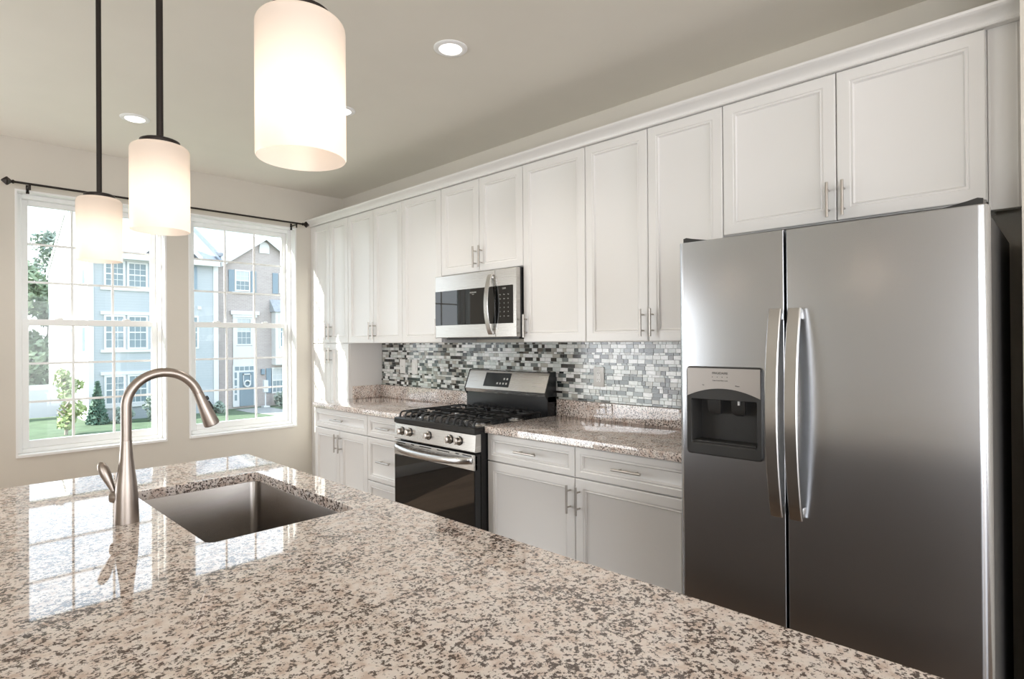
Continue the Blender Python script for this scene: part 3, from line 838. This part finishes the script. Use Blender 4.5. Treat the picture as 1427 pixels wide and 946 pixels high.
# ------------------------------------------------------------------ island, sink, faucet
IX0, IX1, IY0, IY1 = -0.22, 0.985, -0.20, 2.508
SX0, SX1, SY0, SY1 = 0.478, 0.866, 1.452, 2.130
def island():
    b = MB(); e = 0.003; bm = b.bm
    def rect(ins, z): return [(IX1 - ins, IY1 - ins, z), (IX0 + ins, IY1 - ins, z), (IX0 + ins, IY0 + ins, z), (IX1 - ins, IY0 + ins, z)]
    hole = lambda ins, z: atZ(z, rrect(SX0 - ins, SX1 + ins, SY0 - ins, SY1 + ins, 0.022, 8))
    A = b.loft([rect(e, 0.884), rect(0, 0.884 + e), rect(0, ZK - e), rect(e, ZK)])
    Hh = b.loft([hole(0.0012, ZK), hole(0, ZK - 0.0012), hole(0, 0.884)])
    for outer, inner, z in ((A[3], Hh[0], ZK), (A[0], Hh[2], 0.884)):
        q = 0.06
        R = [bm.verts.new(p) for p in ((SX1 + q, SY1 + q, z), (SX0 - q, SY1 + q, z), (SX0 - q, SY0 - q, z), (SX1 + q, SY0 - q, z))]
        for i in range(4):
            j = (i + 1) % 4
            bm.faces.new((outer[i], outer[j], R[j], R[i]))
            for k in range(8): bm.faces.new((R[i], inner[i * 9 + k + 1], inner[i * 9 + k]))
            bm.faces.new((R[i], R[j], inner[j * 9], inner[i * 9 + 8]))
    o = b.build('island_countertop', 'granite', None, 0, loc=(IX0, IY0, 0.884))
    tag(o, 'large speckled granite island countertop with sink cutout in the foreground', 'countertop')
    r = thing('island_cabinet', (0.5, 1.15, 0), 'taupe island base cabinet under the foreground granite countertop', 'cabinet')
    x0, x1, y0, y1 = 0.06, 0.955, -0.17, 2.478; t = 0.02
    MB().box(x0, x0 + t, y0, y1, 0.1, 0.8835).box(x1 - t, x1, y0, y1, 0.1, 0.8835).box(x0 + t, x1 - t, y0, y0 + t, 0.1, 0.8835).box(x0 + t, x1 - t, y1 - t, y1, 0.1, 0.8835).box(x0 + t, x1 - t, y0 + t, y1 - t, 0.1, 0.12).box(x0 + 0.06, x1 - 0.08, y0 + 0.03, y1 - 0.03, 0, 0.1).build('carcass', 'island_paint', r, 0)
    n = 5
    for i in range(n):
        a0 = y0 + (y1 - y0) * i / n; a1 = y0 + (y1 - y0) * (i + 1) / n
        b = MB()
        LL = []
        for ins, d in ((0, 0.0), (0, 0.017), (0.003, 0.02), (0.05, 0.02), (0.054, 0.0165), (0.058, 0.0115)):
            LL.append([(x1 + d, a0 + 0.002 + ins, 0.115 + ins), (x1 + d, a1 - 0.002 - ins, 0.115 + ins), (x1 + d, a1 - 0.002 - ins, 0.872 - ins), (x1 + d, a0 + 0.002 + ins, 0.872 - ins)])
        b.loft(LL, True, True); d_ = b.build('door', 'island_paint', r, 30)
        hy = a1 - 0.03 if i % 2 == 0 else a0 + 0.03
        h_ = MB(); h_.tube([(x1 + 0.052, hy, 0.70), (x1 + 0.052, hy, 0.835)], 0.0058, 12)
        for zz in (0.73, 0.805): h_.tube([(x1 + 0.052, hy, zz), (x1 + 0.02, hy, zz)], 0.0042, 8)
        h_.build('handle', 'pull', d_)
island()
def sink():
    g = 0.003
    b = MB(); q = lambda ins, z, rr: atZ(z, rrect(SX0 - g + ins, SX1 + g - ins, SY0 - g + ins, SY1 + g - ins, rr))
    b.loft([q(-0.020, 0.8832, 0.03), q(-0.001, 0.8832, 0.026), q(0, 0.880, 0.026), q(0.002, 0.70, 0.026), q(0.010, 0.672, 0.026), q(0.03, 0.662, 0.02), q(0.10, 0.658, 0.02)], False, True)
    o = b.build('undermount_sink', 'steel_sink', None, 40, loc=((SX0 + SX1) / 2, (SY0 + SY1) / 2, 0.66))
    tag(o, 'rectangular stainless steel undermount sink set into the island', 'sink')
    cx_, cy_ = (SX0 + SX1) / 2 - 0.06, (SY0 + SY1) / 2
    MB().lathe([(0.057, 0), (0.055, 0.003), (0.042, 0.003), (0.038, 0.0005)], (cx_, cy_, 0.6585), 'Z', 28).build('drain', 'pull', o, 30)
sink()
def faucet():
    fx, fy, fz = 0.390, 1.787, ZK
    r = thing('kitchen_faucet', (fx, fy, fz), 'brushed nickel gooseneck pull-down faucet standing beside the island sink', 'faucet')
    MB().lathe([(0.0285, 0), (0.0285, 0.003), (0.0268, 0.05), (0.0258, 0.075), (0.0235, 0.105), (0.0195, 0.135), (0.0160, 0.165), (0.0140, 0.195), (0.0130, 0.2135)], (fx, fy, fz), 'Z', 36).build('body', 'nickel', r, 50)
    pts = []
    R_ = 0.0875; zc_ = fz + 0.301
    dx, dy = math.cos(math.radians(-4)), math.sin(math.radians(-4))
    P = lambda s_, z: (fx + dx * s_, fy + dy * s_, z)
    pts = [P(0, fz + 0.2138), P(0, fz + 0.24), P(0, fz + 0.27)]
    for k in range(26):
        t = PI - k / 25 * math.radians(162)
        pts.append(P(R_ + R_ * math.cos(t), zc_ + R_ * math.sin(t)))
    MB().tube(pts, 0.0125, 20).build('spout', 'nickel', r, 60)
    e = Vector(pts[-1]); d = (Vector(pts[-1]) - Vector(pts[-2])).normalized()
    q = [tuple(e + d * s_) for s_ in (0.0006, 0.012, 0.050, 0.095, 0.099, 0.1005)]
    h = MB().tube(q, [0.0128, 0.0132, 0.0165, 0.0208, 0.0205, 0.019], 28).build('spray_head', 'nickel', r, 40)
    up = Vector((dx, dy, 0)); nrm = (up - d * up.dot(d)).normalized()
    for s_, l_ in ((0.024, 0.006), (0.046, 0.013)):
        c0 = e + d * (s_ - l_) + nrm * 0.0155; c1 = e + d * (s_ + l_) + nrm * (0.0155 + l_ * 0.22)
        MB().tube([c0, c0 + (c1 - c0) * 0.3, c0 + (c1 - c0) * 0.7, c1], [0.003, 0.0042, 0.0042, 0.003], 10).build('spray_button', 'black_matte', h, 60)
    MB().tube([tuple(e + d * 0.1006), tuple(e + d * 0.1016)], 0.0165, 24).build('aerator', 'dark_plastic', h)
    # side lever
    s3 = Vector((-0.80, 0.60, 0)).normalized()
    hub = Vector((fx, fy, fz + 0.068))
    MB().tube([hub + s3 * 0.018, hub + s3 * 0.030, hub + s3 * 0.036, hub + s3 * 0.038], [0.0165, 0.0165, 0.0145, 0.010], 24).build('lever_hub', 'nickel', r, 40)
    a0 = hub + s3 * 0.030 + Vector((0, 0, 0.013)); ax = (s3 * 0.42 + Vector((0, 0, 1))).normalized()
    L = [(0, 0.0055), (0.008, 0.0065), (0.03, 0.0098), (0.05, 0.0125), (0.065, 0.0128), (0.076, 0.0105), (0.083, 0.006), (0.0855, 0.001)]
    MB().tube([a0 + ax * l for l, _ in L], [q_ for _, q_ in L], 20).build('lever', 'nickel', r, 60)
faucet()

# ------------------------------------------------------------------ pendants
def copy_tree(o, parent=None):
    c = o.copy(); C.objects.link(c)
    if parent: c.parent = parent
    for ch in [q for q in list(bpy.data.objects) if q.parent == o]: copy_tree(ch, c)
    return c
def pendant(x, y):
    r = thing('pendant_light', (x, y, ZC), 'opal glass cylinder pendant hanging at the near end of the island', 'pendant light', 'pendant lights over the island')
    zb, zt, R_ = 1.648, 1.850, 0.0625
    MB().lathe([(0.065, 0), (0.065, -0.012), (0.055, -0.022), (0.012, -0.026)], (x, y, ZC), 'Z', 32).build('canopy', 'bronze', r, 40)
    MB().tube([(x, y, ZC - 0.02), (x, y, zt + 0.010)], 0.0075, 14).build('rod', 'bronze', r)
    MB().lathe([(0.042, 0.0005), (0.043, 0.003), (0.042, 0.011), (0.036, 0.014), (0.008, 0.016)], (x, y, zt), 'Z', 36).build('cap', 'bronze', r, 40)
    MB().lathe([(0.012, 0.0), (0.017, -0.004), (0.017, -0.045)], (x, y, zt - 0.003), 'Z', 20).build('socket', 'plastic_white', r, 40)
    pf = [(0.040, zt)] + [(R_ - 0.014 + 0.014 * math.sin(t), zt - 0.014 + 0.014 * math.cos(t)) for t in [k / 6 * PI / 2 for k in range(7)]] + [(R_, zb + 0.15), (R_, zb + 0.1), (R_, zb + 0.05), (R_, zb + 0.002), (R_ - 0.0012, zb)]
    pf = [(a_, z - zb) for a_, z in pf]
    MB().lathe(pf, (x, y, zb), 'Z', 48, False, False).build('glass_shade', 'opal', r, 60)
    MB().lathe([(0.008, 0.052), (0.014, 0.045), (0.021, 0.030), (0.024, 0.010), (0.021, -0.008), (0.012, -0.020), (0.002, -0.024)], (x, y, 1.737), 'Z', 24).build('bulb', 'bulb', r, 60)
    l = light('pendant_lamp', 'POINT', (0, 0, 1.700 - ZC), PENDANT_W, (1.0, 0.82, 0.64), shadow_soft_size=0.022)
    l.parent = r
    return r
p3 = pendant(0.395, 0.805)
for (x, y, lb) in ((0.411, 1.556, 'opal glass cylinder pendant in the middle of the row over the island'), (0.421, 2.252, 'opal glass cylinder pendant nearest the windows')):
    c = copy_tree(p3); c.location = (x, y, ZC); c['label'] = lb

# recessed ceiling lights
def can(x, y):
    r = thing('recessed_light', (x, y, ZC), 'round recessed ceiling light nearest the camera, above the range aisle', 'ceiling light', 'recessed ceiling lights')
    MB().lathe([(0.078, 0), (0.078, -0.003), (0.074, -0.006), (0.060, -0.0085), (0.052, -0.006)], (x, y, ZC), 'Z', 40, False, False).build('trim_ring', 'trim', r, 40)
    MB().lathe([(0.0525, -0.001), (0.0525, -0.0062), (0.046, -0.0105), (0.030, -0.013), (0.005, -0.014)], (x, y, ZC), 'Z', 40).build('lens', 'lens', r, 60)
    l = light('downlight', 'SPOT', (0, 0, -0.03), CAN_W, (1.0, 0.94, 0.86), spot_size=math.radians(130), spot_blend=0.7, shadow_soft_size=0.05)
    l.parent = r
    return r
c1 = can(1.735, 2.060)
for (x, y, lb) in ((1.752, 3.066, 'round recessed ceiling light partly hidden behind the nearest pendant'), (0.936, 4.045, 'round recessed ceiling light near the windows')):
    c = copy_tree(c1); c.location = (x, y, ZC); c['label'] = lb

# curtain rod
def rod():
    y, z = 4.862, 2.424
    r = thing('curtain_rod', (1.43, YW, z), 'thin dark curtain rod with square finials above both windows', 'curtain rod')
    MB().tube([(0.46, y, z), (2.385, y, z)], 0.0075, 12).build('rod', 'bronze', r)
    for xx, sg in ((0.46, -1), (2.385, 1)):
        b = MB().tube([(xx, y, z), (xx + sg * 0.006, y, z), (xx + sg * 0.010, y, z), (xx + sg * 0.016, y, z)], [0.008, 0.013, 0.013, 0.007], 14)
        c = xx + sg * 0.038; s_ = 0.028
        b.lathe([(0.004, -s_), (0.027, -0.003), (0.027, 0.003), (0.004, s_)], (c, y, z), 'X', 4)
        b.build('finial', 'bronze', r, 20)
    for xx in (0.535, 2.335):
        b = MB().box(xx - 0.006, xx + 0.006, y - 0.006, YW, z - 0.016, z - 0.008, 0.001, 1).box(xx - 0.009, xx + 0.009, YW - 0.004, YW, z - 0.045, z + 0.012, 0.001, 1)
        b.tube([(xx, y, z - 0.012), (xx, y, z - 0.0076)], 0.006, 10).box(xx - 0.006, xx + 0.006, y - 0.004, y + 0.004, z - 0.040, z - 0.014, 0.002)
        b.build('bracket', 'bronze', r, 0)
rod()

# ------------------------------------------------------------------ outdoors
ZG = -2.30
struct(MB().box(-60, 90, 5.6, 140, ZG - 0.1, ZG).build('ground', 'grass', smooth=0))
struct(MB().prism([(12.4, 33.3), (14.2, 33.3), (14.2, 31.6), (15.6, 25.5), (13.6, 25.5), (12.4, 31.6)], 2, ZG + 0.002, ZG + 0.02).build('path_1', 'concrete', smooth=0))
struct(MB().box(-6, 40, 22.5, 25.5, ZG + 0.002, ZG + 0.02).build('path_2', 'concrete', smooth=0))

def house_window(root, x0, x1, z0, z1, yf, blind=False, cols=3, rows=4):
    # x0..x1, z0..z1 is the glass; a white casing surrounds it on a wall facing -Y
    c = 0.09
    b = MB()
    b.box(x0 - c, x0, yf - 0.05, yf + 0.02, z0 - c, z1 + c).box(x1, x1 + c, yf - 0.05, yf + 0.02, z0 - c, z1 + c)
    b.box(x0, x1, yf - 0.05, yf + 0.02, z1, z1 + c).box(x0, x1, yf - 0.05, yf + 0.02, z0 - c, z0)
    zm = (z0 + z1) / 2
    b.box(x0, x1, yf - 0.035, yf, zm - 0.03, zm + 0.03)
    for k in range(1, cols): xx = x0 + (x1 - x0) * k / cols; b.box(xx - 0.012, xx + 0.012, yf - 0.03, yf, z0, z1)
    for k in range(1, rows): zz = z0 + (z1 - z0) * k / rows; b.box(x0, x1, yf - 0.029, yf, zz - 0.012, zz + 0.012)
    f = b.build('window', 'house_trim', root, 0)
    MB().box(x0, x1, yf - 0.018, yf + 0.01, z0, z1).build('pane', 'house_glass', f, 0)
    if blind: MB().box(x0 + 0.01, x1 - 0.01, yf - 0.024, yf - 0.019, zm, z1).build('blind', 'blind', f, 0)
    return f
def blue_house():
    yf, yb = 33.2, 44.6; x0, x1 = 5.76, 11.5; ze = 5.72; yr, zr = 38.9, 8.55
    r = thing('townhouse', (8.6, 38.9, ZG), 'blue-grey sided townhouse with paired windows, outside the left window', 'house')
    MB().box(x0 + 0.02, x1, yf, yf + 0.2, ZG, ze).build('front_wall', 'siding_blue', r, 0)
    MB().prism([(yf + 0.01, ZG), (yb, ZG), (yb, ze), (yr, zr - 0.05), (yf + 0.01, ze)], 0, x0, x0 + 0.2).build('side_wall', 'siding_white', r, 0)
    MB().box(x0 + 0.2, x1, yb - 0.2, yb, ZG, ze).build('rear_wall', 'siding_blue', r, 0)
    ov = 0.35; k = (zr - ze) / (yr - yf)
    P = [(yf - ov, ze - ov * k), (yr, zr), (yb + ov, ze - ov * k), (yb + ov, ze - ov * k + 0.18), (yr, zr + 0.2), (yf - ov, ze - ov * k + 0.18)]
    roof = MB().prism(P, 0, x0 - 0.01, x1).build('roof', 'shingle', r, 0)
    MB().prism([(yf - ov - 0.02, ze - ov * k + 0.19), (yr, zr + 0.21), (yr, zr + 0.33), (yf - ov - 0.02, ze - ov * k + 0.31)], 0, x1 - 0.04, x1 + 0.10).build('flashing', 'flashing', roof, 0)
    MB().prism([(yf - ov - 0.02, ze - ov * k - 0.12), (yr, zr - 0.12), (yb + ov, ze - ov * k - 0.12), (yb + ov, ze - ov * k + 0.2), (yr, zr + 0.22), (yf - ov - 0.02, ze - ov * k + 0.2)], 0, x0 - 0.05, x0 - 0.01).build('rake_board', 'house_trim', roof, 0)
    MB().box(x0 - 0.3, x1, yf - ov - 0.06, yf - ov, ze - ov * k - 0.06, ze - ov * k + 0.19).build('gutter', 'house_trim', roof, 0)
    MB().box(x0, x1, yf - 0.04, yf, ze - 0.22, ze + 0.1).build('frieze_board', 'house_trim', r, 0)
    for a0, a1 in ((x0 - 0.02, x0 + 0.2), (x1 - 0.24, x1)): MB().box(a0, a1, yf - 0.05, yf, ZG, ze - 0.2).build('corner_board', 'house_trim', r, 0)
    for za, zb in ((4.22, 5.32), (1.22, 2.70), (-1.45, -0.20)):
        house_window(r, 6.45, 7.14, za, zb, yf); house_window(r, 7.40, 8.10, za, zb, yf)
        MB().box(6.22, 8.30, yf - 0.07, yf, za - 0.24, za - 0.10).build('sill_board', 'house_trim', r, 0)
        MB().box(6.22, 8.30, yf - 0.07, yf, zb + 0.10, zb + 0.26).build('head_board', 'house_trim', r, 0)
        house_window(r, 9.30, 9.98, za, zb, yf)
    MB().box(10.10, 10.46, yf - 0.05, yf, 4.25, 5.45).build('shutter', 'shutter', r, 0)
    house_window(r, 10.06, 10.44, 1.20, 2.75, yf, False, 2, 4)
    for yy in (34.05, 36.9):
        for za, zb in ((4.3, 5.3), (1.05, 2.2)):
            MB().box(x0 - 0.04, x0, yy - 0.45, yy + 0.45, za - 0.1, zb + 0.1).build('side_casing', 'house_trim', r, 0)
            MB().box(x0 - 0.05, x0 - 0.03, yy - 0.3, yy + 0.3, za, zb).build('side_pane', 'house_glass', r, 0)
            MB().box(x0 - 0.05, x0, yy + 0.5, yy + 0.85, za, zb).build('shutter', 'shutter', r, 0)
    MB().box(10.47, 10.65, yf - 0.06, yf, 3.17, 3.34, 0.01).build('vent_cover', 'house_trim', r, 0)
    # small front gable
    g0, g1, gz = 7.9, 10.6, 7.15
    gm = (g0 + g1) / 2
    MB().prism([(g0 + 0.3, 5.75), (g1 - 0.3, 5.75), (gm, gz - 0.25)], 1, yf - 0.02, yf + 0.10).build('gable_wall', 'siding_white', r, 0)
    MB().prism([(g0, 5.75), (gm, gz), (g1, 5.75), (g1 + 0.05, 5.92), (gm, gz + 0.2), (g0 - 0.05, 5.92)], 1, yf - 0.25, yf + 2.6).build('gable_roof', 'shingle', r, 0)
    MB().prism([(g0, 5.70), (gm, gz - 0.05), (g1, 5.70), (g1 + 0.06, 5.93), (gm, gz + 0.22), (g0 - 0.06, 5.93)], 1, yf - 0.30, yf - 0.25).build('gable_board', 'house_trim', r, 0)
blue_house()
def brick_house():
    yf, yb = 34.0, 44.6; x0, x1 = 11.62, 17.2; ze = 6.0; gx, gz = 14.36, 7.72
    r = thing('townhouse', (14.4, 39, ZG), 'brick townhouse with arched gable vent and slate door, outside the right window', 'house')
    MB().prism([(x0 + 0.02, ZG), (x1, ZG), (x1, ze - 0.2), (gx, gz - 0.25), (x0 + 0.02, ze - 0.4)], 1, yf, yf + 0.2).build('front_wall', 'brick', r, 0)
    for a0, a1 in ((x0 + 0.02, x0 + 0.2), (x1 - 0.2, x1)): MB().box(a0, a1, yf + 0.2, yb, ZG, ze - 0.4).build('side_wall', 'brick', r, 0)
    MB().box(x0 + 0.2, x1 - 0.2, yb - 0.2, yb, ZG, ze - 0.4).build('rear_wall', 'brick', r, 0)
    k = (8.55 - 5.72) / (38.9 - 33.2)
    MB().prism([(yf + 0.3, 5.72 + (yf + 0.3 - 33.2) * k), (38.9, 8.55), (44.95, 5.55), (44.95, 5.73), (38.9, 8.75), (yf + 0.3, 5.72 + (yf + 0.3 - 33.2) * k + 0.2)], 0, x0 + 0.01, x1).build('roof', 'shingle', r, 0)
    s_ = (gz - ze) / (gx - 11.95)
    for nm, m_, ya_, yb_, lo, hi in (('gable_roof', 'shingle', yf - 0.25, 38.0, -0.02, 0.18), ('gable_board', 'house_trim', yf - 0.32, yf - 0.26, -0.34, 0.20)):
        MB().prism([(11.85, ze - 0.1 * s_ + lo), (gx, gz + lo), (16.85, ze - 0.1 * s_ + lo), (16.85, ze - 0.1 * s_ + hi), (gx, gz + hi), (11.85, ze - 0.1 * s_ + hi)], 1, ya_, yb_).build(nm, m_, r, 0)
    # arched vent
    arch = [(14.05, 6.62), (14.63, 6.62), (14.63, 7.0)] + [(14.34 + 0.29 * math.cos(t), 7.0 + 0.29 * math.sin(t)) for t in [q * PI / 10 for q in range(1, 10)]] + [(14.05, 7.0)]
    MB().prism(arch, 1, yf - 0.06, yf).build('gable_vent', 'house_trim', r, 0)
    house_window(r, 12.75, 13.44, 4.42, 5.46, yf, True); house_window(r, 15.30, 16.0, 4.42, 5.46, yf, True)
    MB().box(12.5, 13.7, yf - 0.07, yf, 4.18, 4.30).build('sill_board', 'house_trim', r, 0)
    for a0, a1 in ((12.34, 12.64), (13.56, 13.86), (14.82, 15.14), (16.12, 16.42)): MB().box(a0, a1, yf - 0.05, yf, 4.30, 5.52).build('shutter', 'shutter', r, 0)
    # entrance bay of casing, panel and door
    MB().box(12.42, 14.0, yf - 0.14, yf, 3.0, 3.22).box(12.52, 13.88, yf - 0.10, yf, 2.86, 3.0).build('pediment', 'house_trim', r, 0)
    MB().box(12.55, 12.72, yf - 0.06, yf, 0.15, 2.86).box(13.60, 13.78, yf - 0.06, yf, 0.15, 2.86).build('casing', 'house_trim', r, 0)
    house_window(r, 12.80, 13.52, 1.34, 2.76, yf, True)
    MB().box(12.72, 13.60, yf - 0.05, yf, 0.15, 1.22).build('apron_panel', 'house_trim', r, 0)
    MB().box(12.52, 13.80, yf - 0.07, yf, -2.2, 0.15).build('door_surround', 'house_trim', r, 0)
    for kx in range(4): MB().box(12.64 + kx * 0.27, 12.86 + kx * 0.27, yf - 0.08, yf - 0.065, -0.16, 0.06).build('transom_pane', 'house_glass', r, 0)
    for kz in range(4): MB().box(12.62, 12.74, yf - 0.08, yf - 0.065, -1.85 + kz * 0.42, -1.52 + kz * 0.42).build('sidelight_pane', 'house_glass', r, 0)
    MB().box(12.88, 13.66, yf - 0.10, yf - 0.06, -2.18, -0.26).build('front_door', 'door_paint', r, 0)
    # projecting bay on the right
    MB().box(14.75, 16.6, yf - 0.55, yf, 0.1, 3.2).build('bay', 'house_trim', r, 0)
    MB().prism([(yf - 0.7, 3.2), (yf, 3.2), (yf, 3.95)], 0, 14.65, 16.7).build('bay_roof', 'shingle', r, 0)
    house_window(r, 15.05, 15.45, 1.2, 2.9, yf - 0.55, False, 2, 4)
    house_window(r, 14.80, 15.45, -1.5, -0.15, yf, True)
    MB().box(14.42, 14.74, yf - 0.05, yf, -1.55, -0.10).build('shutter', 'shutter', r, 0)
    MB().box(14.10, 14.30, yf - 0.16, yf, -0.45, -0.12, 0.03).build('porch_lantern', 'shutter', r, 0)
    wr = MB()
    for kx in (0, 1): wr.box(13.06 + kx * 0.40, 13.10 + kx * 0.40, yf - 0.145, yf - 0.117, -1.0, -0.35)
    wr.box(13.06, 13.50, yf - 0.145, yf - 0.117, -0.42, -0.35).tube([(13.28 + 0.17 * math.cos(q * PI / 8), yf - 0.165, -0.92 + 0.17 * math.sin(q * PI / 8)) for q in range(17)], 0.05, 8)
    tag(wr.build('door_wreath', 'house_trim', None, 0), 'white wreath hanging on the slate front door across the street', 'wreath')
brick_house()
b = MB().box(14.0, 14.25, 33.3, 33.5, -1.45, -0.75, 0.02).tube([(14.12, 33.4, ZG), (14.12, 33.4, -1.45)], 0.04, 8).box(13.95, 14.3, 33.2, 33.6, ZG, ZG + 0.08)
tag(b.build('mailbox', 'house_trim', None, 0), 'white box on a thin post beside the slate front door outside', 'mailbox')
r = thing('vinyl_fence', (4.6, 37.6, ZG), 'white vinyl privacy fence beside the blue-grey house outside', 'fence')
for i in range(8):
    xa = 5.55 - 2.4 * (i + 1); MB().box(xa + 0.06, xa + 2.34, 37.0, 37.06, ZG + 0.05, -0.62).build('fence_panel', 'fence', r, 0)
for i in range(9):
    xa = 5.55 - 2.4 * i; MB().box(xa - 0.06, xa + 0.06, 36.96, 37.10, ZG, -0.50).build('fence_post', 'fence', r, 0)

def leaves(b, rnd, n, fn, s0, s1):
    for _ in range(n):
        p = Vector(fn()); s_ = rnd.uniform(s0, s1)
        u = Vector((rnd.gauss(0, 1), rnd.gauss(0, 1), rnd.gauss(0, 1))).normalized()
        v = u.orthogonal().normalized() * s_ * 0.55; u = u * s_
        b.quad([p - u, p + v, p + u, p - v])
def tree(name, x, y, h, rx, crown0, m, label, cat, seed, n=2600, s=(0.12, 0.28), shape='round', grp=None):
    rnd = random.Random(seed)
    r = thing(name, (x, y, ZG), label, cat, grp)
    b = MB().tube([(x, y, ZG), (x + 0.1, y, ZG + h * 0.4), (x, y, ZG + h * 0.85)], [max(0.06, h * 0.018), h * 0.013 + 0.02, 0.02], 8)
    for k in range(5):
        a_ = k * 1.3; z = ZG + h * (crown0 + 0.08 * k)
        b.tube([(x, y, z), (x + math.cos(a_) * rx * 0.5, y + math.sin(a_) * rx * 0.5, z + h * 0.12)], [0.05, 0.015], 6)
    b.build('trunk', 'bark', r, 40)
    blobs = []
    for _ in range(16):
        t = rnd.random(); z = ZG + h * (crown0 + (1 - crown0) * (0.1 + 0.8 * t))
        rr = rx * (1 - abs(2 * t - 0.9) ** 2 * 0.55)
        a_ = rnd.random() * 2 * PI; q = rnd.random() ** 0.5 * rr * 0.75
        blobs.append((x + math.cos(a_) * q, y + math.sin(a_) * q, z, rx * rnd.uniform(0.3, 0.5)))
    def f():
        if shape == 'cone':
            t = rnd.random() ** 1.5; rr = rx * (1 - t) * rnd.uniform(0.75, 1.05); a_ = rnd.random() * 2 * PI
            return (x + rr * math.cos(a_), y + rr * math.sin(a_), ZG + 0.05 + t * h)
        c = rnd.choice(blobs); d = Vector((rnd.gauss(0, 1), rnd.gauss(0, 1), rnd.gauss(0, 1))).normalized() * c[3] * rnd.uniform(0.7, 1.05)
        return (c[0] + d.x, c[1] + d.y, c[2] + d.z)
    b = MB(); leaves(b, rnd, n, f, *s)
    b.build('crown', m, r, 0)
tree('tall_tree', 4.6, 47, 9.0, 2.2, 0.12, 'leaf_tree', 'bushy green tree at the left edge of the left window view', 'tree', 1, 4200, (0.14, 0.3))
tree('tall_tree', 7.1, 54, 12.6, 1.6, 0.3, 'leaf_grey', 'thin grey-green treetop rising behind the white gable wall outside', 'tree', 2, 900, (0.15, 0.3))
tree('tall_tree', 2.0, 52, 10.0, 2.8, 0.1, 'leaf_grey', 'broad hazy tree behind the fence, farthest left outside', 'tree', 3, 2600, (0.16, 0.34))
tree('tall_tree', 6.4, 50, 7.5, 1.6, 0.05, 'leaf_tree', 'low leafy tree filling the gap beside the white house wall', 'tree', 4, 2400, (0.14, 0.3))
tree('young_tree', 4.35, 29.5, 2.9, 0.65, 0.08, 'leaf_lime', 'small lime-green young tree on the lawn before the white fence', 'tree', 5, 900, (0.07, 0.15))
tree('conifer', 5.95, 32.4, 1.9, 0.42, 0.0, 'leaf_dark', 'small dark cone-shaped evergreen at the corner of the blue-grey house', 'shrub', 6, 1500, (0.06, 0.13), 'cone')
for x, y, h, rx, lb, sd in ((6.9, 32.1, 0.65, 0.5, 'low grey-green shrub under the paired windows, next to the cone evergreen', 7), (8.2, 31.9, 1.15, 0.65, 'rounded grey-green shrub at the right end under the paired windows', 8), (15.1, 33.2, 0.9, 0.6, 'low shrub below the small window of the brick house', 9), (11.3, 32.7, 0.5, 0.4, 'tiny shrub at the foot of the white corner board', 10)):
    tree('garden_shrub', x, y, h, rx, 0.0, 'leaf_grey', lb, 'shrub', sd, 900, (0.06, 0.12), 'round', 'shrubs by the houses')
